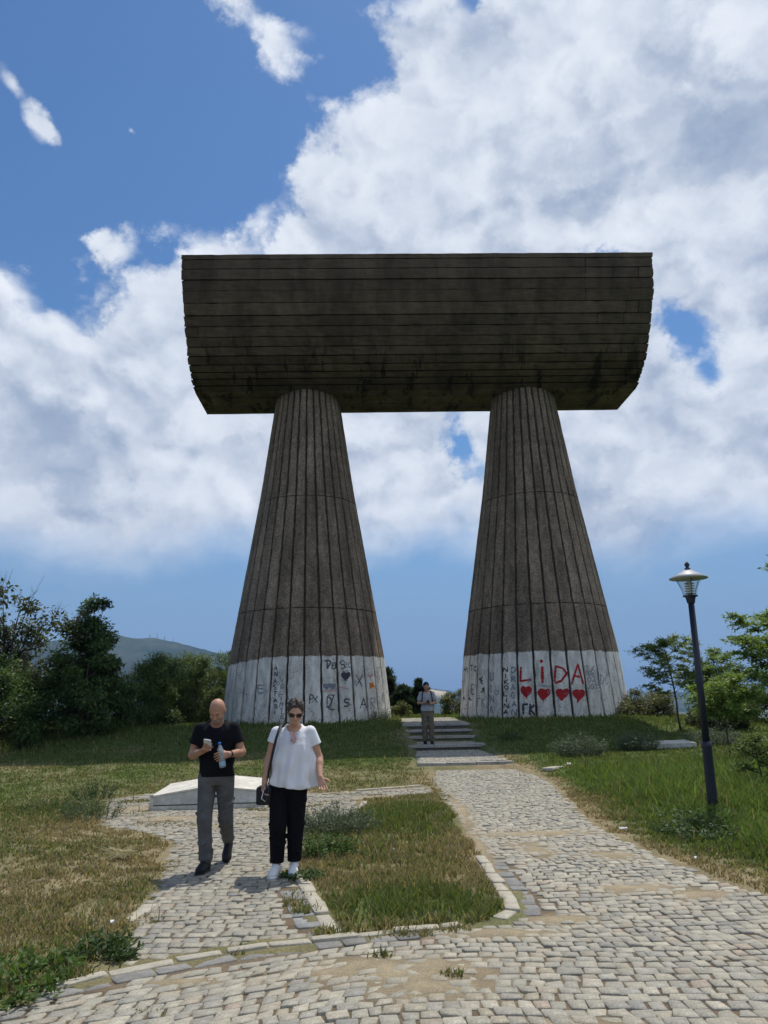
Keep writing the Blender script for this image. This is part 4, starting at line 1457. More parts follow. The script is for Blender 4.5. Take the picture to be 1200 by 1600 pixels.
for i, (x, y, h, rd, c, lb) in enumerate(((-9.3, 31.2, 2.8, 1.3, MD, 'feathery mid-green shrub just right of the dark thicket'), (-8.2, 33.6, 2.9, 1.3, LT, 'pale feathery shrub below the distant hill'),
                                          (-7.5, 35.8, 3.2, 1.4, MD, 'feathery shrub left of the black heart column, second from it'), (-6.7, 38.0, 3.9, 1.3, (.09, .13, .045), 'windswept pale shrub touching the left column in the picture'), (-9.8, 35.5, 3.3, 1.4, DK, 'dark shrub behind the pale feathery shrubs at left'))):
    make_tree('leafy_shrub', lb, 'shrub', x, y, h, rd, .1, 64, 20000, .13, c, 220 + i, .40, .04, 4, 'wide', .26, G_L, 0, -.3)
G_C = 'conifers behind the steps'
for i, (x, y, h, rd, lb) in enumerate(((-.05, 41.5, 2.75, .8, 'tallest dark conifer beside the left column, behind the steps'), (.75, 40.6, 1.75, .8, 'low dark conifer left of the man on the steps'), (1.65, 41.0, 2.0, .8, 'dark conifer directly behind the man on the steps'))):
    make_tree('conifer', lb, 'conifer', x, y, h, rd, .05, 150, 22000, .20, (.028, .052, .026), 240 + i, .20, .06, 1, 'column', .22, G_C, 0, -1.6, .6, -.2)
make_tree('leafy_shrub', 'yellow-green low bush right of the man on the steps', 'shrub', 3.25, 38.6, 1.25, .8, .05, 30, 6000, .09, (.115, .135, .035), 250, .25, .03, 4, 'dome', .5)
make_tree('leafy_shrub', 'small yellow-green bush at the right foot of the left column', 'shrub', .55, 37.0, .75, .45, .03, 20, 3000, .08, (.11, .13, .035), 251, .2, .02, 3, 'dome', .5)
G_R = 'bushes behind the grass bank at right'
for i, (x, y, h, rd, c, lb) in enumerate(((10.2, 31.5, 1.1, 1.1, (.12, .13, .055), 'greyish bush right of the foot of the right column'), (12.6, 30.0, 1.9, 1.3, MD, 'green bush behind the sapling left of the lamp post'), (14.2, 28.2, 2.0, 1.5, (.085, .13, .035), 'dense green bush behind the lamp post'),
                                          (13.6, 24.6, 1.8, 1.4, MD, 'bushy green shrub at right picture edge behind the slender sapling'), (11.0, 26.5, .9, 1.0, (.10, .13, .06), 'low grey-green bush in front of the larger bushes, left of the lamp'))):
    make_tree('leafy_shrub', lb, 'shrub', x, y, h, rd, .1, 40, 9000, .11, c, 260 + i, .34, .04, 4, 'dome', .5, G_R)


# ---- saplings with long feather-like leaves
def sapling(label, x, y, height, rad, nbr, seed, base=(.068, .115, .028), lean=0.0, crown_base=.45, nl=7, rach=.34):
    r = np.random.default_rng(seed)
    root = tag(empty('sapling', (x, y, gz(x, y) - .05)), label, 'sapling', 'saplings on the grass bank')
    mb = MB()
    hh = height * .86
    st = np.array([(lean * (k / 6) ** 1.5 + r.normal(0, .015) * (k > 0), r.normal(0, .015), hh * k / 6) for k in range(7)])
    mb.tube(list(map(tuple, st)), [.030 * (1 - .75 * k / 6) * height / 3 + .004 for k in range(7)], 7)
    tips, dirs = [], []
    for b in range(nbr):
        zt = height * (crown_base + (.84 - crown_base) * (b + r.random() * .6) / nbr)
        p0 = np.array([np.interp(zt, st[:, 2], st[:, 0]), np.interp(zt, st[:, 2], st[:, 1]), zt])
        a = b * 2.4 + r.uniform(-.3, .3)
        reach = rad * (1.08 - .55 * (zt / height - crown_base) / (1 - crown_base)) * r.uniform(.5, 1.0)
        rise = reach * r.uniform(.35, .8)
        p2 = p0 + np.array([math.cos(a) * reach, math.sin(a) * reach, rise])
        p1 = (p0 + p2) / 2 + np.array([0, 0, -.03])
        mb.tube([p0, p1, p2], [.012, .008, .004], 4)
        for q in (.35, .6, .8, 1.0):
            tips.append(p0 + (p2 - p0) * q)
            dirs.append((p2 - p0) / np.linalg.norm(p2 - p0))
    tips.append(st[-1]); dirs.append(np.array([0, 0, 1.]))
    mb.build('trunk', M_bark, root, True)
    P, A, N, C_, SZ = [], [], [], [], []
    for tpt, d in zip(tips, dirs):
        for k in range(nl):
            o = unit(np.array([r.normal(), r.normal(), .25]) + d * .7)
            L = rach * r.uniform(.6, 1.2)
            tint = np.array(base) * r.uniform(.65, 1.4)
            side = unit(np.cross(o, np.array([0, 0, 1.])) + 1e-6)
            for j in range(7):
                u = (j + 1) / 7.5
                pos = tpt + o * L * u + np.array([0, 0, -.55 * L * u * u])
                for sg in (-1, 1):
                    P.append(pos); A.append(side * sg + o * .45 + np.array([0, 0, -.15])); N.append(np.array([0, 0, 1.]) + .2 * o); C_.append(tint * r.uniform(.85, 1.15)); SZ.append(rach * .30 * (1.1 - .45 * u))
            P.append(tpt + o * L + np.array([0, 0, -.35 * L])); A.append(o); N.append(np.array([0, 0, 1.])); C_.append(tint); SZ.append(rach * .26)
    P, A, N, C_, SZ = map(np.array, (P, A, N, C_, SZ))
    V, F, c = leaf_quads(P, SZ, N * .9, r, C_, .42, A)
    mk('crown', V, F, M_leaf, root, False, c)
    return root


sapling('slender two-stemmed sapling standing left of the lamp post', 9.35, 25.6, 3.3, 1.25, 17, 301, (.155, .21, .062), -.25, .30, 10, .34)
sapling('second stem-thin sapling close behind the lamp post', 10.4, 25.2, 2.7, 1.05, 12, 302, (.155, .23, .058), .1, .35, 10, .36)
sapling('small sapling with thin straight trunk right of the lamp post', 7.75, 18.3, 2.0, .85, 12, 303, (.17, .25, .055), .0, .42, 10, .34)
sapling('larger leafy sapling at right picture edge', 9.5, 19.0, 3.7, 1.5, 20, 304, (.155, .235, .056), -.1, .30, 11, .40)
sapling('young tree at right picture edge of which a leafy tip shows high up', 8.35, 14.6, 4.55, 1.25, 18, 305, (.12, .18, .048), .15, .45, 9, .36)
sapling('knee-high leafy seedling in the grass at right picture edge', 5.75, 12.6, 1.0, .45, 8, 306, (.09, .135, .03), .0, .3, 5, .22)


# ---- weeds
def weed(label, x, y, rad, h, n, base, seed, leaf=.035, slim=.28, cat='weed', name='weed_clump', group='weeds in the lawn'):
    r = np.random.default_rng(seed)
    root = tag(empty(name, (x, y, gz(x, y) - .01)), label, cat, group)
    mb = MB()
    P, A, N, C_ = [], [], [], []
    for k in range(n):
        a, q = r.uniform(0, 2 * np.pi), rad * math.sqrt(r.random())
        b = np.array([math.cos(a) * q, math.sin(a) * q, 0])
        hh = h * r.uniform(.55, 1.1) * (1 - .45 * (q / rad) ** 2)
        top = b + np.array([math.cos(a) * q * .5 + r.normal(0, .25 * hh), math.sin(a) * q * .5 + r.normal(0, .25 * hh), hh])
        md = (b + top) / 2 + np.array([0, 0, .12 * hh])
        mb.tube([b, md, top], [.0035, .0028, .0015], 3, False)
        for j in range(12):
            u = .15 + .85 * j / 11
            pos = (1 - u) ** 2 * b + 2 * u * (1 - u) * md + u * u * top
            P.append(pos); A.append(unit(r.normal(0, 1, 3)) + np.array([0, 0, .6])); N.append(np.array([0, -.2, 1.])); C_.append(np.array(base) * r.uniform(.6, 1.4))
    mb.build('stems', material('weed_stem', tuple(np.array(base) * 1.1), .9, .1), root)
    V, F, c = leaf_quads(np.array(P), np.full(len(P), leaf), np.array(N), r, np.array(C_), slim, np.array(A))
    mk('leaves', V, F, M_leaf, root, False, c)


SAGE = (.105, .135, .085)
weed('grey-green feathery weed clump on the lawn right beside the woman', -.72, 10.5, .40, .36, 260, (.095, .125, .075), 401, .05, .22)
weed('bright green weed clump beside the woman at the path edge', -.74, 9.0, .26, .25, 130, (.07, .125, .025), 402, .05, .35)
weed('dark green tuft on the lawn left of the white slab', -5.35, 14.7, .30, .34, 70, (.045, .08, .025), 403, .05, .25)
weed('pale green weed clump at the left end of the paved terrace', -4.45, 12.2, .38, .32, 80, (.075, .105, .05), 404, .05, .22)
weed('low green weeds left of the pale green weed clump', -5.5, 13.3, .5, .22, 70, (.06, .10, .03), 405, .045, .25)
weed('grey-green bushy weed below the red lettering column', 4.8, 20.3, .50, .55, 300, (.085, .115, .065), 406, .07, .22)
weed('grey-green bushy weed left of the pale stone block', 6.7, 21.5, .45, .5, 240, (.085, .115, .065), 407, .07, .22)
weed('third grey-green bushy weed, behind the lamp post', 9.0, 22.3, .6, .5, 220, (.085, .115, .065), 408, .07, .22)
weed('small dark tuft below the right column', 3.75, 24.5, .32, .32, 60, (.045, .075, .025), 409, .05, .25)
weed('broad-leaved bright green weeds in the lower left corner', -2.50, 5.12, .42, .13, 150, (.075, .130, .025), 410, .055, .42)
weed('leafy green weeds around the foot of the lamp post', 4.05, 10.55, .40, .16, 90, (.07, .125, .03), 411, .06, .5)
weed('nettle-like weeds on the bank in front of the lamp post', 3.75, 9.7, .45, .20, 90, (.06, .105, .03), 412, .06, .5)
weed('green weed tuft below the kerb in the lower left', -1.95, 5.72, .18, .14, 50, (.05, .09, .025), 413, .05, .4)
weed('small weed tuft growing beside the woman\'s white shoes', -.86, 7.95, .16, .08, 45, (.06, .11, .03), 414, .04, .5)
weed('dark tuft at the right foot of the left column', -.35, 31.0, .40, .55, 70, (.04, .065, .025), 415, .09, .22)

# dry uprooted tuft and bits of litter
r = np.random.default_rng(9)
mb = MB()
for k in range(46):
    a = r.uniform(-.5, .5) + (math.pi if r.random() < .5 else 0)
    b = np.array([r.normal(0, .05), r.normal(0, .04), .03])
    e = b + np.array([math.cos(a) * r.uniform(.08, .22), math.sin(a) * .12, r.uniform(.02, .12)])
    mb.tube([b, (b + e) / 2 + np.array([0, 0, .03]), e], [.004, .004, .002], 3, False)
M_dry = material('dry_straw', (.62, .55, .33), .9, .15, 6)
o = mb.build('dry_grass_tuft', M_dry, None, False, (-2.95, 8.95, gz(-2.95, 8.95)))
tag(o, 'pale uprooted tuft of dry grass lying on the lawn left of the man in black', 'dry grass')
M_litter = material('litter_white', (.72, .72, .70), .7, .1, 8)
for i, (x, y, sx, sy, lb) in enumerate(((2.82, 9.98, .045, .018, 'white scrap of paper at the right edge of the path'), (4.05, 18.2, .045, .03, 'white scrap in the grass right of the upper path'), (3.0, 8.2, .016, .010, 'tiny white scrap on the dry verge by the path'),
                                        (-2.12, 6.35, .016, .010, 'tiny white scrap in the grass left of the cobbled side path'), (.02, 9.0, .014, .01, 'tiny white scrap in the middle of the small lawn'))):
    z = gz(x, y) + .05
    j = r.normal(0, .006, 8)
    o = MB().hexa([(-sx, -sy + j[0], 0), (sx, -sy, j[1]), (sx + j[2], sy, .004), (-sx, sy + j[3], .006)], [(-sx, -sy + j[0], .004), (sx, -sy, .004 + j[1] + .012), (sx + j[2], sy, .016), (-sx, sy + j[3], .022)]).build('paper_scrap', M_litter, None, False, (x, y, z), R(20 * i))
    tag(o, lb, 'litter', 'litter on the ground')
# masts on the far ridge
M_mast = material('mast_steel', (.35, .33, .33), .6, .1, 1)
for i, (a, e, d, hh, lb) in enumerate(((-17.0, 4.7, 2990, 14, 'leftmost thin mast on the distant ridge'), (-16.5, 4.62, 2990, 17, 'second thin mast from left on the distant ridge'), (-16.0, 4.54, 2990, 12, 'third thin mast from left on the distant ridge'), (-15.4, 4.4, 2990, 10, 'rightmost thin mast on the distant ridge'))):
    z = math.tan(R(e)) * d - 18
    mb = MB()
    for sx, sy in ((-1.6, -1.6), (1.6, -1.6), (1.6, 1.6), (-1.6, 1.6)):
        mb.tube([(sx, sy, -8), (sx * .2, sy * .2, hh + 12)], [.6, .35], 4)
    for k in range(6):
        zz = k * hh / 6
        f = 1 - .8 * (zz + 8) / (hh + 20)
        mb.box((-1.7 * f, -1.7 * f, zz), (1.7 * f, 1.7 * f, zz + .6))
    o = mb.build('radio_mast', M_mast, None, False, (d * math.sin(R(a)), d * math.cos(R(a)), z))
    tag(o, lb, 'mast', 'radio masts on the far ridge')

# ------------------------------------------------------------------ figures: signed-distance shapes meshed as one skin
class Field:
    def __init__(self, lo, hi, h):
        self.lo = np.array(lo, dtype=np.float64)
        self.h = h
        self.n = np.ceil((np.array(hi) - self.lo) / h).astype(int) + 1
        self.F = np.full(self.n, .5, dtype=np.float32)

    def _box(self, lo, hi):
        a = np.clip(np.floor((np.array(lo) - self.lo) / self.h).astype(int), 0, self.n - 1)
        b = np.clip(np.ceil((np.array(hi) - self.lo) / self.h).astype(int) + 1, 1, self.n)
        sl = tuple(slice(x, y) for x, y in zip(a, b))
        g = [self.lo[i] + self.h * np.arange(a[i], b[i]) for i in range(3)]
        return sl, np.meshgrid(*g, indexing='ij', sparse=True)

    def put(self, fn, lo, hi, k=.01, op='+'):
        m = k + 3 * self.h
        sl, (X, Y, Z) = self._box(np.array(lo) - m, np.array(hi) + m)
        d = fn(X, Y, Z)
        f = self.F[sl]
        if op == '+':
            t = np.clip(.5 + .5 * (f - d) / k, 0, 1)
            self.F[sl] = f * (1 - t) + d * t - k * t * (1 - t)
        else:
            d = -d
            t = np.clip(.5 - .5 * (f - d) / k, 0, 1)
            self.F[sl] = f * (1 - t) + d * t + k * t * (1 - t)
        return self

    def cone(self, a, b, ra, rb, k=.012, op='+', cut=None):
        a, b = np.array(a, dtype=float), np.array(b, dtype=float)
        ba = b - a
        L2 = max(float(ba @ ba), 1e-9)

        def fn(X, Y, Z):
            t = np.clip(((X - a[0]) * ba[0] + (Y - a[1]) * ba[1] + (Z - a[2]) * ba[2]) / L2, 0, 1)
            d = np.sqrt((X - a[0] - t * ba[0]) ** 2 + (Y - a[1] - t * ba[1]) ** 2 + (Z - a[2] - t * ba[2]) ** 2) - (ra + (rb - ra) * t)
            if cut is not None:
                p, nn = cut
                d = np.maximum(d, (X - p[0]) * nn[0] + (Y - p[1]) * nn[1] + (Z - p[2]) * nn[2])
            return d
        r_ = max(ra, rb)
        return self.put(fn, np.minimum(a, b) - r_, np.maximum(a, b) + r_, k, op)

    def chain(self, pts, rad, k=.012, op='+'):
        for i in range(len(pts) - 1):
            self.cone(pts[i], pts[i + 1], rad[i], rad[i + 1], k, op)
        return self

    def ell(self, c, r, rot=None, k=.012, op='+'):
        c, r = np.array(c, dtype=float), np.array(r, dtype=float)
        M = np.eye(3) if rot is None else np.array(rot)           # columns = local axes

        def fn(X, Y, Z):
            x, y, z = X - c[0], Y - c[1], Z - c[2]
            u = (x * M[0, 0] + y * M[1, 0] + z * M[2, 0]) / r[0]
            v = (x * M[0, 1] + y * M[1, 1] + z * M[2, 1]) / r[1]
            q = (x * M[0, 2] + y * M[1, 2] + z * M[2, 2]) / r[2]
            return (np.sqrt(u * u + v * v + q * q) - 1) * r.min()
        m = r.max()
        return self.put(fn, c - m, c + m, k, op)

    def loft(self, st, k=.012, op='+', fold=None):
        """st: (x, y, z, half width, half depth) from low to high"""
        S = np.array(st, dtype=float)

        def fn(X, Y, Z):
            cx, cy = np.interp(Z, S[:, 2], S[:, 0]), np.interp(Z, S[:, 2], S[:, 1])
            wv, dv = np.interp(Z, S[:, 2], S[:, 3]), np.interp(Z, S[:, 2], S[:, 4])
            u, v = (X - cx) / wv, (Y - cy) / dv
            d = (np.sqrt(u * u + v * v) - 1) * np.minimum(wv, dv)
            if fold is not None:
                d = d + fold(X, Y, Z, u, v)
            return np.maximum(np.maximum(d, Z - S[-1, 2]), S[0, 2] - Z)
        lo = (S[:, 0] - S[:, 3]).min(), (S[:, 1] - S[:, 4]).min(), S[0, 2]
        hi = (S[:, 0] + S[:, 3]).max(), (S[:, 1] + S[:, 4]).max(), S[-1, 2]
        return self.put(fn, lo, hi, k, op)

    def mesh(self):
        F, h, lo = self.F, self.h, self.lo
        s = F < 0
        c = np.zeros(np.array(F.shape) - 1, dtype=np.int8)
        offs = [(i, j, k) for i in (0, 1) for j in (0, 1) for k in (0, 1)]
        n = F.shape
        for i, j, k in offs:
            c += s[i:n[0] - 1 + i, j:n[1] - 1 + j, k:n[2] - 1 + k]
        act = (c > 0) & (c < 8)
        I = np.argwhere(act)
        vid = np.full(act.shape, -1, dtype=np.int64)
        vid[act] = np.arange(len(I))
        acc = np.zeros((len(I), 3))
        cnt = np.zeros(len(I))
        val = {o: F[I[:, 0] + o[0], I[:, 1] + o[1], I[:, 2] + o[2]].astype(float) for o in offs}
        for a in offs:
            for ax in range(3):
                if a[ax] == 0:
                    b = list(a); b[ax] = 1; b = tuple(b)
                    fa, fb = val[a], val[b]
                    m = (fa < 0) != (fb < 0)
                    t = np.where(m, fa / np.where(m, fa - fb, 1), 0)
                    p = np.array(a, dtype=float)[None] + t[:, None] * (np.array(b) - np.array(a))[None]
                    acc += np.where(m[:, None], p, 0)
                    cnt += m
        V = lo + h * (I + acc / np.maximum(cnt, 1)[:, None])
        Q = []
        for ax in range(3):
            sl0 = [slice(None)] * 3; sl1 = [slice(None)] * 3
            sl0[ax] = slice(0, -1); sl1[ax] = slice(1, None)
            e = s[tuple(sl0)] != s[tuple(sl1)]
            E = np.argwhere(e)
            o1, o2 = [(1, 2), (2, 0), (0, 1)][ax]
            E = E[(E[:, o1] > 0) & (E[:, o2] > 0) & (E[:, o1] < n[o1] - 1) & (E[:, o2] < n[o2] - 1)]
            d1 = np.zeros(3, int); d1[o1] = 1
            d2 = np.zeros(3, int); d2[o2] = 1
            g = lambda q: vid[q[:, 0], q[:, 1], q[:, 2]]
            q = np.stack([g(E - d1 - d2), g(E - d2), g(E), g(E - d1)], -1)
            neg = s[E[:, 0], E[:, 1], E[:, 2]]
            q[~neg] = q[~neg][:, ::-1]
            Q.append(q)
        Q = np.concatenate(Q)
        return V, Q[(Q >= 0).all(1)]

    def build(self, name, mat, parent):
        V, Q = self.mesh()
        return mk(name, V, Q, mat, parent, True)


def rotm(pitch=0, yaw=0, roll=0):
    """head frame: x right, y back, z up; positive pitch bows the face (-y) down"""
    m = Matrix.Rotation(yaw, 3, 'Z') @ Matrix.Rotation(roll, 3, 'Y') @ Matrix.Rotation(pitch, 3, 'X')
    return np.array(m)


def skin(name, base):
    m = material(name, base, .55, .10, 14, .001, 120, None, .35)
    return m


def head(f, c, M, s=1.0):
    c = np.array(c)
    at = lambda x, y, z: c + M @ (np.array([x, y, z]) * s)
    f.ell(at(0, .012, .030), np.array([.076, .094, .088]) * s, M, .02)          # cranium
    f.ell(at(0, -.020, -.030), np.array([.062, .072, .085]) * s, M, .025)       # face
    f.ell(at(0, -.045, -.088), np.array([.040, .040, .030]) * s, M, .025)       # chin
    for sx in (-1, 1):
        f.ell(at(sx * .033, -.088, .008), np.array([.020, .014, .012]) * s, M, .012, '-')   # eye sockets
        f.ell(at(sx * .032, -.078, .006), np.array([.013, .012, .010]) * s, M, .004)        # lids
        f.cone(at(sx * .012, -.090, .024), at(sx * .048, -.078, .026), .008 * s, .006 * s, .01)   # brow
        f.ell(at(sx * .078, .012, -.006), np.array([.010, .020, .031]) * s, M, .006)        # ears
        f.ell(at(sx * .076, -.03 + .0, -.075 + .01), np.array([.02, .02, .02]) * s, M, .02, '-')
        f.ell(at(sx * .040, -.070, -.030), np.array([.020, .016, .018]) * s, M, .02)        # cheek
    f.cone(at(0, -.092, .012), at(0, -.112, -.028), .008 * s, .013 * s, .010)              # nose
    f.ell(at(0, -.094, -.034), np.array([.018, .012, .008]) * s, M, .006)
    f.cone(at(-.020, -.086, -.060), at(.020, -.086, -.060), .007 * s, .007 * s, .006)      # lips
    f.cone(at(-.020, -.096, -.0575), at(.020, -.096, -.0575), .003 * s, .003 * s, .003, '-')


def hand(f, wrist, fdir, palm, thumb, curl=(.5, .5, .5, .5), bend=.45, s=1.0, thumb_in=.3):
    W = np.array(wrist, dtype=float)
    fd = np.array(fdir, dtype=float); fd /= np.linalg.norm(fd)
    pn = np.array(palm, dtype=float); pn -= fd * (pn @ fd); pn /= np.linalg.norm(pn)
    th = np.cross(fd, pn); th *= np.sign(th @ np.array(thumb)) or 1
    offs = (.030, .010, -.011, -.031)
    for o in offs:
        f.cone(W + fd * .010 + th * o * .55, W + fd * .088 * s + th * o * s, .015 * s, .0125 * s, .012)
    tips = []
    for o, ln, cu in zip(offs, (.070, .078, .073, .058), curl):
        p = W + fd * .092 * s + th * o * s * 1.08
        d = fd + th * o * 2.5
        d /= np.linalg.norm(d)
        rad = .0092 * s
        for j, q in enumerate((.45, .32, .23)):
            ang = cu * (1.0 if j == 0 else 1.15)
            d = d * math.cos(ang) + pn * math.sin(ang)
            d /= np.linalg.norm(d)
            e = p + d * ln * q * s
            f.cone(p, e, rad, rad * .92, .004)
            p, rad = e, rad * .92
        tips.append(p)
    p = W + fd * .028 * s + th * .026 * s
    d = th * .75 + fd * .6 + pn * thumb_in
    for ln, rad in ((.040, .0125), (.030, .0105), (.022, .009)):
        d /= np.linalg.norm(d)
        e = p + d * ln * s
        f.cone(p, e, rad * s, rad * .9 * s, .006)
        p = e
        d = d + fd * .35 + pn * thumb_in * .6
    return tips


def shoe(name, heel, toe, mat, sole_mat, parent, w_=.046, hgt=.085, h=.006, ankle=None):
    heel, toe = np.array(heel, dtype=float), np.array(toe, dtype=float)
    d = (toe - heel); L = np.linalg.norm(d); d /= L
    side = np.cross(d, np.array([0, 0, 1.])); side /= np.linalg.norm(side)
    up = np.cross(side, d)
    lo, hi = np.minimum(heel, toe) - .13, np.maximum(heel, toe) + .17
    f = Field(lo, hi, h)
    P = lambda u, v, q: heel + d * u * L + side * v + up * q
    M = np.stack([side, d, up], -1)
    f.cone(P(.10, 0, .040), P(.72, 0, .036), .038, w_ * .92, .02)
    f.ell(P(.80, 0, .032), (w_, .062, .034), M, .02)
    f.cone(P(.16, 0, .05), P(.14, -0, hgt + .015), .040, .036, .03)
    f.cone(P(.16, 0, hgt), P(.62, 0, .055), .032, .030, .03)
    f.put(lambda X, Y, Z: (X - heel[0]) * up[0] + (Y - heel[1]) * up[1] + (Z - heel[2]) * up[2] - .006, lo, hi, .002, '-')
    o = f.build(name, mat, parent)
    g = Field(lo, hi, h)
    g.cone(P(.10, 0, .012), P(.55, 0, .012), .042, w_ * .95, .02)
    g.ell(P(.78, 0, .012), (w_ + .004, .075, .05), M, .02)
    g.put(lambda X, Y, Z: (X - heel[0]) * up[0] + (Y - heel[1]) * up[1] + (Z - heel[2]) * up[2] + .0, lo, hi, .002, '-')
    g.put(lambda X, Y, Z: .019 - ((X - heel[0]) * up[0] + (Y - heel[1]) * up[1] + (Z - heel[2]) * up[2]), lo, hi, .002, '-')
    g.build('sole', sole_mat, o)
    lb = MB()
    for k in range(4):
        u = .36 + .085 * k
        q = .088 - .030 * (u - .3) / .3
        lb.tube([P(u, -.024, q), P(u + .02, 0, q + .009), P(u, .024, q)], .0035, 4)
    lb.build('laces', sole_mat, o)
    return o


def fold_fn(amp, seed):
    r = np.random.default_rng(seed)
    ph = r.uniform(0, 6, 6)

    def fn(X, Y, Z, u, v):
        a = np.arctan2(v, u)
        return amp * (np.sin(a * 3 + Z * 17 + ph[0]) * .5 + np.sin(a * 5 - Z * 26 + ph[1]) * .35 + np.sin(Z * 34 + a * 2 + ph[2]) * .35 + np.sin(a * 9 + Z * 9 + ph[3]) * .25)
    return fn


def leg_folds(f, pts, seed, amp=.004, n=16):
    r = np.random.default_rng(seed)
    for _ in range(n):
        i = r.integers(len(pts) - 1)
        a = np.array(pts[i][:3]) + (np.array(pts[i + 1][:3]) - np.array(pts[i][:3])) * r.random()
        rad = pts[i][3]
        an = r.uniform(0, 2 * np.pi)
        p = a + (rad - amp * 1.0) * np.array([math.cos(an), math.sin(an), 0])
        t = np.array([-math.sin(an), math.cos(an), r.uniform(-.7, .7)]) * r.uniform(.02, .05)
        f.cone(p - t, p + t, amp * 1.2, amp * .5, .032)


SKIN1 = skin('skin_tanned', (.43, .225, .145))
SKIN2 = skin('skin_light', (.50, .285, .195))
M_tee = material('black_cotton_tee', (.0075, .0085, .012), .9, .15, 8, .002, 300, None, .15)
M_jean = material('grey_denim', (.112, .113, .114), .9, .30, 7, .001, 400, None, .15, var2=.12, scale2=90)
M_shoe_d = material('black_shoe', (.012, .012, .014), .6, .2, 10, .001, 100, None, .3)
M_sole_d = material('black_rubber', (.02, .02, .022), .8, .1, 10)
M_white_cloth = material('white_blouse_cloth', (.78, .78, .82), .9, .05, 6, .0015, 260, None, .15)
M_black_cloth = material('black_trouser_cloth', (.006, .006, .009), .85, .15, 8, .001, 300, None, .15)
M_white_shoe = material('white_leather', (.78, .78, .77), .55, .06, 10, 0, 1, None, .3)
M_hair = material('brown_hair', (.055, .042, .034), .6, .45, 22, .004, 110, None, .3)
M_hair_d = material('dark_hair', (.012, .011, .012), .6, .3, 30, .003, 110, None, .3)
M_beard = material('grey_stubble', (.30, .22, .185), .8, .25, 60, .001, 260, None, .2)
M_plastic_k = material('black_plastic', (.008, .008, .009), .25, .1, 5, 0, 1, None, .5)
M_screen = material('phone_glass', (.03, .035, .045), .15, .05, 5, 0, 1, None, .5)
M_phone_w = material('pale_phone_case', (.62, .64, .66), .4, .05, 5, 0, 1, None, .5)
M_blue_cap = material('blue_bottle_cap', (.02, .16, .55), .4, .05, 5, 0, 1, None, .4)
M_label = material('bottle_label', (.30, .48, .62), .5, .2, 20, 0, 1, None, .3)
M_bag = material('black_leather', (.008, .008, .010), .5, .2, 10, .002, 90, None, .4)
M_pinkbow = material('pink_bow_print', (.62, .40, .38), .9, .2, 20)
M_khaki = material('khaki_cloth', (.135, .115, .085), .9, .25, 7, .001, 300, None, .15)
M_greytee = material('grey_tee_cloth', (.36, .38, .43), .9, .10, 6, .001, 300, None, .15)
bm = bpy.data.materials.new('clear_bottle_plastic')
bm.use_nodes = True
t = NT(bm.node_tree)
gl = t.n('ShaderNodeBsdfGlossy', ins={0: (.9, .95, 1, 1), 1: .08})
tr = t.n('ShaderNodeBsdfTransparent', ins={0: (.80, .88, .92, 1)})
df = t.n('ShaderNodeBsdfDiffuse', ins={0: (.50, .58, .64, 1)})
m1 = t.n('ShaderNodeMixShader', ins={0: .30, 1: tr.outputs[0], 2: df.outputs[0]})
m2 = t.n('ShaderNodeMixShader', ins={0: .15, 1: m1.outputs[0], 2: gl.outputs[0]})
t.n('ShaderNodeOutputMaterial', ins={0: m2.outputs[0]})
M_bottle = bm


def frame(fwd, up):
    f_ = Vector(fwd).normalized()
    u_ = Vector(up)
    u_ = (u_ - f_ * u_.dot(f_)).normalized()
    s_ = f_.cross(u_)
    return s_, f_, u_


def phone(root_loc, rz, pos, face, up, label, case, w_=.036, h_=.074):
    """a phone centred at pos (figure coordinates), its screen looking along face"""
    s_, f_, u_ = frame(face, up)
    P = lambda x, y, z: tuple(Vector(pos) + s_ * x + f_ * y + u_ * z)
    cr, sr = math.cos(rz), math.sin(rz)
    o = tag(empty('phone', root_loc, rz), label, 'phone')

    def slab(x, y0, y1, z, ch=.008):
        out = [(-x + ch, -z), (x - ch, -z), (x, -z + ch), (x, z - ch), (x - ch, z), (-x + ch, z), (-x, z - ch), (-x, -z + ch)]
        V = [P(a, y0, b) for a, b in out] + [P(a, y1, b) for a, b in out]
        F = [tuple(range(8)), tuple(range(15, 7, -1))] + [(i, 8 + i, 8 + (i + 1) % 8, (i + 1) % 8) for i in range(8)]
        return V, F
    MB().add(*slab(w_, -.005, .004, h_)).build('case', case, o)
    MB().add(*slab(w_ - .003, .004, .0055, h_ - .003, .006)).build('screen', M_screen, o)
    MB().add(*slab(.011, -.0065, -.005, .011, .003)).build('camera_bump', M_plastic_k, o) if False else None
    return o


# ---- man in black looking at his phone
loc = (-1.815, 8.40, 0.0)
man = tag(empty('person', loc, 0), 'bald bearded man in black T-shirt and grey jeans walking, looking at his phone', 'person')
sk = dict(sr=(-.178, .03, 1.345), er=(-.245, .035, 1.085), wr=(-.105, -.205, 1.125), sl=(.178, .03, 1.345), el=(.255, .03, 1.10), wl=(.165, -.175, 1.095))
hc_ = (.012, -.045, 1.515)
HM = rotm(R(33), R(-3), R(2))
f = Field((-.42, -.42, .02), (.42, .62, 1.70), .0055)
head(f, hc_, HM, 1.0)
f.cone((.005, .035, 1.35), (.010, -.012, 1.47), .058, .054, .03)
f.loft([(0, .045, .80, .145, .095), (0, .045, .98, .135, .09), (0, .045, 1.15, .145, .09), (0, .04, 1.28, .158, .085), (0, .037, 1.36, .11, .065), (.0, .035, 1.40, .07, .06)], .03)
for s_ in 'rl':
    f.chain([sk['s' + s_], sk['e' + s_], sk['w' + s_]], [.046, .042, .029], .02)
    e_, w_ = np.array(sk['e' + s_]), np.array(sk['w' + s_])
    f.ell(e_ + (w_ - e_) * .28, (.040, .040, .040), None, .03)
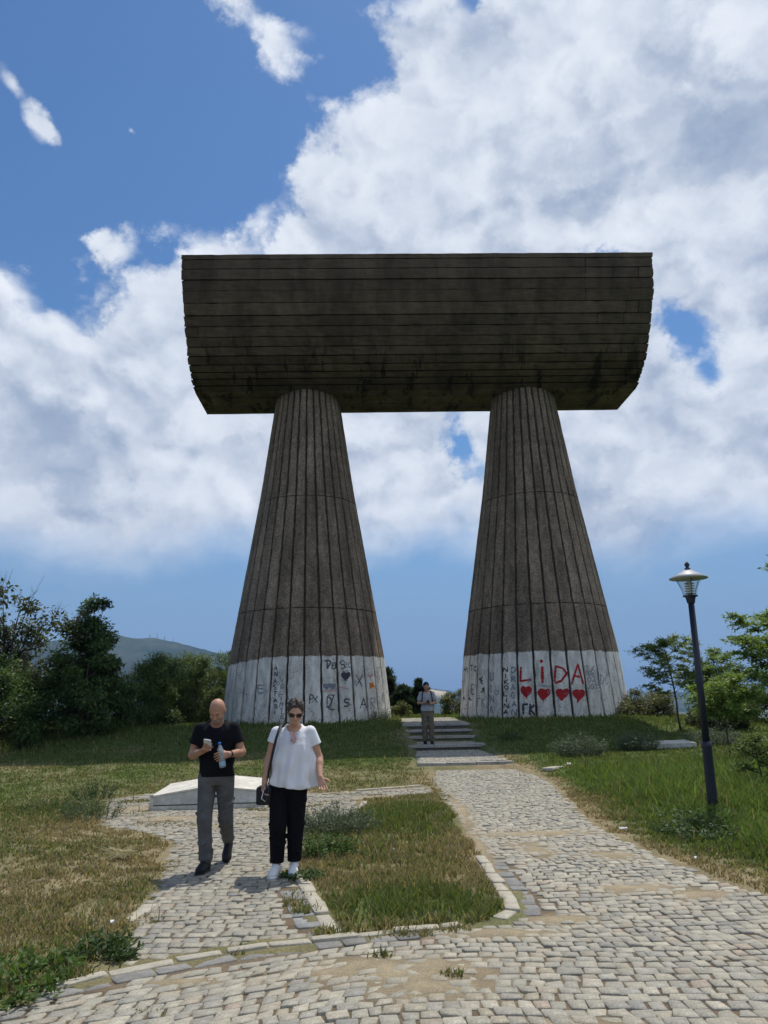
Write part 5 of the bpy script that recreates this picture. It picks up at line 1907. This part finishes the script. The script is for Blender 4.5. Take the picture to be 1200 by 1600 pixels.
legs = {'r': [(-.088, .05, .86), (-.085, -.045, .47), (-.060, -.045, .09)], 'l': [(.088, .06, .86), (.098, .10, .46), (.060, .44, .20)]}
for s_ in 'rl':
    f.chain(legs[s_], [.078, .052, .038], .03)
hand(f, sk['wr'], (.62, -.62, .28), (.1, .35, 1.0), (.5, .6, .3), (.65, .7, .7, .75), s=.98, thumb_in=.5)
hand(f, sk['wl'], (-.72, -.62, -.10), (-.35, .6, -.2), (-.2, -.1, 1.0), (.75, .75, .75, .75), s=.98, thumb_in=.6)
f.build('body', SKIN1, man)
# beard
b = Field((-.14, -.22, 1.33), (.16, .10, 1.58), .005)
cc = np.array(hc_)
at = lambda x, y, z: cc + HM @ np.array([x, y, z])
b.ell(at(0, -.020, -.034), np.array([.066, .076, .088]), HM, .01)
b.ell(at(0, -.045, -.088), np.array([.045, .045, .034]), HM, .025)
upv = HM[:, 2]
p0 = at(0, 0, -.040)
b.put(lambda X, Y, Z: -((X - p0[0]) * upv[0] + (Y - p0[1]) * upv[1] + (Z - p0[2]) * upv[2]) * 1.0, (-.14, -.22, 1.33), (.16, .10, 1.58), .006, '-')
b.build('beard', M_beard, man)
# T-shirt
f = Field((-.42, -.30, .80), (.42, .30, 1.46), .007)
f.loft([(.008, .045, .875, .180, .128), (.006, .045, .98, .172, .125), (.004, .035, 1.12, .178, .127), (0, .03, 1.24, .192, .122), (0, .035, 1.33, .172, .100), (0, .035, 1.385, .115, .082), (0, .035, 1.425, .075, .066)], .03, '+', fold_fn(.009, 1))
for s_, q in (('r', .60), ('l', .62)):
    a, e = np.array(sk['s' + s_]), np.array(sk['e' + s_])
    d = (e - a) / np.linalg.norm(e - a)
    p = a + (e - a) * q
    f.cone(a + np.array([-np.sign(a[0]) * .006, 0, -.004]), e, .062, .070, .03, '+', (p, d))
leg_folds(f, [(0, -.08, .90, .05), (0, -.08, 1.3, .05)], 5, .006, 6)
f.cone((0, .03, 1.36), (0.006, -.06, 1.47), .066, .085, .01, '-')
f.build('t_shirt', M_tee, man)
# jeans
f = Field((-.30, -.26, .06), (.30, .62, .93), .007)
f.loft([(0, .045, .79, .140, .095), (0, .045, .84, .164, .118), (0, .045, .92, .160, .112)], .05)
for s_, rd in (('r', [.096, .072, .062]), ('l', [.096, .072, .060])):
    pts = legs[s_]
    f.chain([pts[0], pts[1], tuple(np.array(pts[2]) * .93 + np.array(pts[1]) * .07)], rd, .02)
    leg_folds(f, [(*pts[0], .088), (*pts[1], .069), (*pts[2], .060)], 7 + ord(s_), .0042, 16)
    f.ell(np.array(pts[2]) + np.array([0, 0, .03]), (.066, .066, .025), None, .02)
f.build('jeans', M_jean, man)
shoe('shoe', (-.056, .022, .004), (-.085, -.235, .004), M_shoe_d, M_sole_d, man)
shoe('shoe', (.058, .515, .155), (.070, .305, .012), M_shoe_d, M_sole_d, man)
wl, el_ = np.array(sk['wl']), np.array(sk['el'])
d = (wl - el_) / np.linalg.norm(wl - el_)
MB().tube([wl - d * .035, wl - d * .012], [.034, .033], 14).build('watch_strap', M_plastic_k, man, True)
phone(loc, 0, (-.028, -.268, 1.195), (.10, .62, .60), (.15, -.5, .85), 'phone held up by the bald man in black', M_phone_w)
bo = tag(empty('water_bottle', (loc[0] + .098 * 1.03, loc[1] - .222 * 1.03, 1.105 * 1.03), 0), 'clear water bottle with blue cap in the bald man\'s hand', 'bottle')
bo.rotation_euler = (R(4), R(-9), 0)
MB().lathe([(.028, -.135), (.032, -.128), (.032, -.06), (.030, -.05), (.032, -.04), (.032, .02), (.026, .055), (.013, .085), (.013, .092)], 20).build('bottle_body', M_bottle, bo, True)
MB().lathe([(.0155, .090), (.0155, .112), (.013, .114)], 16).build('cap', M_blue_cap, bo, True)
MB().lathe([(.0328, -.118), (.0328, -.075)], 20, cap=False).build('paper_label', M_label, bo, True)

# ---- woman in white blouse
loc = (-1.045, 8.13, 0.0)
wom = tag(empty('person', loc, 0), 'woman in white blouse, black trousers and sunglasses, one palm turned out', 'person')
sk = dict(sr=(-.105, .03, 1.335), er=(-.178, .045, 1.065), wr=(-.205, -.075, .865), sl=(.245, .03, 1.335), el=(.322, .055, 1.075), wl=(.352, -.10, .905))
hc_ = (.095, -.025, 1.525)
HM = rotm(R(17), R(8), R(3))
f = Field((-.40, -.42, .03), (.52, .40, 1.68), .0055)
head(f, hc_, HM, .97)
f.cone((.075, .035, 1.36), (.088, .008, 1.46), .048, .046, .03)
f.loft([(.03, .03, .80, .165, .11), (.05, .03, 1.0, .15, .10), (.065, .03, 1.2, .15, .095), (.072, .03, 1.30, .145, .08), (.075, .037, 1.37, .10, .055), (.075, .035, 1.41, .06, .05)], .03)
for s_ in 'rl':
    f.chain([sk['s' + s_], sk['e' + s_], sk['w' + s_]], [.048, .044, .027], .02)
    e_, w_ = np.array(sk['e' + s_]), np.array(sk['w' + s_])
    f.ell(e_ + (w_ - e_) * .25, (.041, .041, .041), None, .03)
legs = {'r': [(-.058, .03, .80), (-.068, -.06, .45), (-.078, -.03, .10)], 'l': [(.108, .03, .80), (.098, .02, .45), (.084, .03, .10)]}
for s_ in 'rl':
    f.chain(legs[s_], [.085, .055, .036], .03)
hand(f, sk['wr'], (-.05, -.30, -.95), (1.0, -.2, .1), (.2, -1, -.2), (.55, .65, .7, .75), s=.93, thumb_in=.5)
hand(f, sk['wl'], (.30, -.50, -.80), (-.15, -1.0, .55), (1, -.2, .35), (.12, .18, .25, .34), s=.96, thumb_in=.05)
f.build('body', SKIN2, wom)
# hair: short on the sides, fuller on top
cc = np.array(hc_)
at = lambda x, y, z: cc + HM @ (np.array([x, y, z]) * .97)
f = Field((-.08, -.20, 1.36), (.28, .16, 1.72), .006)
f.ell(at(0, .028, .045), np.array([.087, .098, .088]), HM, .02)
f.ell(at(0, .060, -.02), np.array([.072, .065, .085]), HM, .03)
r = np.random.default_rng(12)
for k in range(46):
    a, q = r.uniform(0, 2 * np.pi), r.uniform(.1, 1)
    p = at(.080 * math.cos(a) * q, .02 + .080 * math.sin(a) * q, .045 + .085 * math.sqrt(1 - q * q * .8))
    o = unit(np.array([math.cos(a) * q, math.sin(a) * q + .25, .6]) + r.normal(0, .35, 3))
    f.cone(p - o * .012, p + o * r.uniform(.012, .030), .012, .005, .010)
fw = HM[:, 1]
p1 = at(0, -.062, 0)
f.ell(at(0, -.085, -.030), np.array([.066, .070, .088]), HM, .012, '-')
f.build('hair', M_hair, wom)
# sunglasses
sg = MB()
for sx in (-1, 1):
    out = [(-.031, .017), (.029, .019), (.031, -.006), (.020, -.021), (-.020, -.021), (-.031, -.006)]
    V = [tuple(at(sx * (.036 + x), -.096 + abs(x) * .10, .004 + z)) for x, z in out] + [tuple(at(sx * (.036 + x), -.088 + abs(x) * .10, .004 + z)) for x, z in out]
    F = [tuple(range(6)), tuple(range(11, 5, -1))] + [(i, 6 + i, 6 + (i + 1) % 6, (i + 1) % 6) for i in range(6)]
    sg.add(V, F)
    sg.tube([at(sx * .066, -.088, .010), at(sx * .083, -.02, .012), at(sx * .082, .02, .004)], .004, 5)
sg.tube([at(-.010, -.099, .010), at(.010, -.099, .010)], .004, 5)
sg.build('sunglasses', M_plastic_k, wom)
# blouse
f = Field((-.34, -.34, .72), (.50, .34, 1.46), .007)
bf = fold_fn(.014, 3)


def drape(X, Y, Z, u, v):
    a = np.arctan2(v, u)
    low = np.clip((1.28 - Z) / .4, 0, 1)
    return bf(X, Y, Z, u, v) * (.25 + .75 * low) + low * .020 * (np.sin(a * 8 + 5 * Z + 2 * np.sin(Z * 9)) + .6 * np.sin(a * 13 - 7 * Z + 1))


f.loft([(.075, .015, .765, .238, .180), (.075, .015, .95, .222, .172), (.075, .012, 1.10, .205, .160), (.074, .015, 1.22, .190, .142), (.074, .025, 1.29, .192, .118), (.075, .032, 1.345, .160, .094), (.075, .036, 1.385, .108, .076), (.075, .036, 1.415, .08, .064)], .03, '+', drape)
for s_, q in (('r', .36), ('l', .50)):
    a, e = np.array(sk['s' + s_]), np.array(sk['e' + s_])
    d = (e - a) / np.linalg.norm(e - a)
    f.cone(a + np.array([.006 if s_ == 'r' else -.006, 0, -.002]), e, .064, .088, .03, '+', (a + (e - a) * q, d))
hem = lambda X, Y, Z: Z - (.80 + .055 * np.clip((.06 - X) / .22, 0, 1) ** 1.6 + .008 * np.sin(X * 23 + 1))
f.put(hem, (-.34, -.34, .72), (.5, .34, .9), .004, '-')
f.cone((.075, .02, 1.385), (.085, -.10, 1.43), .070, .085, .012, '-')
f.cone((.080, -.085, 1.36), (.082, -.15, 1.36), .030, .034, .012, '-')
f.build('blouse', M_white_cloth, wom)
mb = MB()
for dx, dz in ((-.02, -.075), (.022, -.085), (.034, -.055), (.004, -.095)):
    mb.tube([(.088, -.128, 1.325), (.088 + dx * .6, -.150, 1.325 + dz * .5), (.088 + dx, -.158, 1.325 + dz)], [.010, .013, .007], 6)
for sx in (-1, 1):
    mb.tube([(.088, -.130, 1.325), (.088 + sx * .022, -.142, 1.342), (.088 + sx * .036, -.140, 1.328), (.088 + sx * .018, -.142, 1.318), (.088, -.132, 1.325)], .008, 6)
mb.build('neck_bow', M_pinkbow, wom, True)
# trousers: wide and straight
f = Field((-.28, -.26, .07), (.36, .28, .93), .007)
f.loft([(.030, .02, .74, .150, .10), (.036, .02, .81, .192, .135), (.05, .02, .92, .182, .13)], .06)
for s_, sx in (('r', -1), ('l', 1)):
    pts = legs[s_]
    f.chain([pts[0], pts[1], (pts[2][0], pts[2][1] + .012, .115)], [.108, .084, .067], .012)
    leg_folds(f, [(*pts[0], .10), (*pts[1], .086), (*pts[2], .072)], 31 + sx, .004, 14)
f.put(lambda X, Y, Z: Z - .112 + 0 * X + 0 * Y, (-.28, -.26, .0), (.36, .28, .112), .004, '-')
f.build('trousers', M_black_cloth, wom)
shoe('shoe', (-.080, .020, .004), (-.104, -.235, .004), M_white_shoe, M_white_shoe, wom, .046, .085)
shoe('shoe', (.084, .075, .004), (.094, -.180, .004), M_white_shoe, M_white_shoe, wom, .046, .085)
# shoulder bag
bag = tag(empty('shoulder_bag', loc, 0), 'black shoulder bag with long strap hanging at the woman\'s side', 'bag')
f = Field((-.34, -.12, .60), (-.06, .24, .86), .007)
f.put(lambda X, Y, Z: np.sqrt(np.maximum(np.abs(X + .195) - .075, 0) ** 2 + np.maximum(np.abs(Y - .06) - .085, 0) ** 2 + np.maximum(np.abs(Z - .73) - .065, 0) ** 2) - .022, (-.32, -.10, .62), (-.08, .2, .84), .006)
f.build('bag_body', M_bag, bag)
mb = MB()
L = [(-.20, .02, .80), (-.155, -.125, .96), (-.118, -.150, 1.12), (-.085, -.128, 1.28), (-.055, -.075, 1.385), (-.050, .03, 1.418), (-.06, .12, 1.36), (-.12, .165, 1.15), (-.19, .13, .82)]
wid = [.02] * 9
V, F = [], []
for i, p in enumerate(L):
    a, b_ = Vector(L[max(i - 1, 0)]), Vector(L[min(i + 1, 8)])
    d = (b_ - a).normalized()
    nrm = (Vector(p) - Vector((.07, .03, p[2]))).normalized() if p[2] < 1.35 else Vector((-.3, 0, 1)).normalized()
    s_ = d.cross(nrm).normalized() * .018
    for q in (-1, 1):
        V.append(tuple(Vector(p) + s_ * q + nrm * .004))
        V.append(tuple(Vector(p) + s_ * q - nrm * .002))
for i in range(8):
    b_ = i * 4
    c = b_ + 4
    F += [(b_, b_ + 2, c + 2, c), (b_ + 1, c + 1, c + 3, b_ + 3), (b_, c, c + 1, b_ + 1), (b_ + 2, b_ + 3, c + 3, c + 2)]
mk('strap', V, F, M_bag, bag, True)
phone(loc, 0, (-.185, -.135, .765), (.85, -.5, .15), (-.1, -.55, -.8), 'pale phone in the woman\'s lowered hand', M_phone_w, .034, .070)

# ---- man on the steps
loc = (1.19, 24.25, .284)
mn = tag(empty('person', loc, 0), 'man in grey T-shirt and khaki trousers standing on the steps with hands joined', 'person')
sk = dict(sr=(-.170, .03, 1.39), er=(-.245, .04, 1.13), wr=(-.06, -.19, 1.11), sl=(.170, .03, 1.39), el=(.250, .04, 1.13), wl=(.075, -.20, 1.10))
hc_ = (-.012, -.03, 1.585)
HM = rotm(R(24), R(4), 0)
f = Field((-.36, -.42, .02), (.40, .40, 1.78), .0075)
head(f, hc_, HM, 1.0)
f.cone((0, .035, 1.40), (-.006, -.002, 1.52), .056, .052, .03)
f.loft([(0, .04, .82, .14, .10), (0, .03, 1.1, .15, .105), (0, .03, 1.33, .165, .10), (0, .035, 1.44, .07, .06)], .03)
for s_ in 'rl':
    f.chain([sk['s' + s_], sk['e' + s_], sk['w' + s_]], [.046, .040, .028], .02)
legs = {'r': [(-.085, .04, .88), (-.090, -.02, .48), (-.085, .02, .09)], 'l': [(.085, .04, .88), (.098, -.04, .47), (.095, -.03, .09)]}
for s_ in 'rl':
    f.chain(legs[s_], [.078, .052, .038], .03)
hand(f, sk['wr'], (.80, -.45, .1), (.1, .4, 1), (.3, -.6, .5), (.6, .6, .6, .6), thumb_in=.5)
hand(f, sk['wl'], (-.80, -.45, .1), (-.1, .4, 1), (-.3, -.6, .5), (.6, .6, .6, .6), thumb_in=.5)
f.build('body', SKIN1, mn)
at = lambda x, y, z: np.array(hc_) + HM @ np.array([x, y, z])
f = Field((-.2, -.2, 1.42), (.2, .2, 1.76), .0075)
f.ell(at(0, .022, .042), np.array([.084, .098, .084]), HM, .02)
f.ell(at(0, .055, -.01), np.array([.074, .062, .080]), HM, .03)
f.ell(at(0, -.085, -.035), np.array([.068, .072, .090]), HM, .012, '-')
f.build('hair', M_hair_d, mn)
f = Field((-.36, -.26, .84), (.40, .28, 1.50), .0085)
f.loft([(0, .04, .905, .178, .128), (0, .035, 1.1, .176, .13), (0, .03, 1.28, .188, .125), (0, .035, 1.39, .15, .098), (0, .035, 1.445, .08, .07)], .03, '+', fold_fn(.006, 9))
for s_, q in (('r', .72), ('l', .70)):
    a, e = np.array(sk['s' + s_]), np.array(sk['e' + s_])
    d = (e - a) / np.linalg.norm(e - a)
    f.cone(a + np.array([-np.sign(a[0]) * .006, 0, -.004]), e, .062, .070, .03, '+', (a + (e - a) * q, d))
f.cone((0, .03, 1.41), (0, -.06, 1.50), .064, .08, .01, '-')
f.build('t_shirt', M_greytee, mn)
f = Field((-.30, -.26, .05), (.32, .30, .95), .0085)
f.loft([(0, .04, .74, .150, .115), (0, .04, .84, .165, .12), (0, .04, .94, .158, .114)], .03)
for s_ in 'rl':
    pts = legs[s_]
    f.chain([pts[0], pts[1], pts[2]], [.096, .080, .072], .02)
    leg_folds(f, [(*pts[0], .09), (*pts[1], .076), (*pts[2], .07)], 70 + ord(s_), .008, 26)
f.build('trousers', M_khaki, mn)
shoe('shoe', (-.085, .08, .004), (-.095, -.18, .004), M_shoe_d, M_sole_d, mn)
shoe('shoe', (.095, .03, .004), (.112, -.23, .004), M_shoe_d, M_sole_d, mn)
wl, el_ = np.array(sk['wr']), np.array(sk['er'])
d = (wl - el_) / np.linalg.norm(wl - el_)
MB().tube([wl - d * .04, wl - d * .012], [.034, .033], 12).build('watch_strap', M_plastic_k, mn, True)
pk = tag(empty('backpack', loc, 0), 'dark backpack worn by the man on the steps', 'backpack')
f = Field((-.22, .10, .88), (.22, .40, 1.46), .0085)
f.put(lambda X, Y, Z: np.sqrt(np.maximum(np.abs(X) - .10, 0) ** 2 + np.maximum(np.abs(Y - .24) - .035, 0) ** 2 + np.maximum(np.abs(Z - 1.17) - .17, 0) ** 2) - .05, (-.16, .14, .94), (.16, .34, 1.40), .006)
f.build('pack_body', M_bag, pk)
for sx in (-1, 1):
    MB().tube([(sx * .10, .17, 1.40), (sx * .118, .06, 1.462), (sx * .130, -.075, 1.385), (sx * .140, -.110, 1.28), (sx * .162, -.075, 1.12), (sx * .17, .06, 1.03), (sx * .13, .17, 1.0)], .016, 7).build('strap', M_bag, pk, True)
phone(loc, 0, (.012, -.285, 1.145), (0, .7, .7), (0, -.7, .7), 'dark phone held by the man on the steps', M_plastic_k)

for o in C.objects:
    if o.parent is None and o.type == 'EMPTY':
        if (o.location - Vector((-1.815, 8.40, 0))).length < .001:
            o.scale = (1.03, 1.03, 1.03)
        elif (o.location - Vector((1.19, 24.25, .284))).length < .001:
            o.scale = (1.07, 1.07, 1.07)

# ------------------------------------------------------------------ air
hz = bpy.data.materials.new('haze_air')
hz.use_nodes = True
t = NT(hz.node_tree)
pvn = t.n('ShaderNodeVolumePrincipled')
pvn.inputs['Color'].default_value = (.34, .55, .90, 1)
pvn.inputs['Density'].default_value = .00013
pvn.inputs['Anisotropy'].default_value = 0.1
t.n('ShaderNodeOutputMaterial', ins={1: pvn.outputs[0]})
o = MB().box((-14500, -14500, -260), (14500, 14500, 285)).build('haze', hz)
tag(o, kind='stuff')
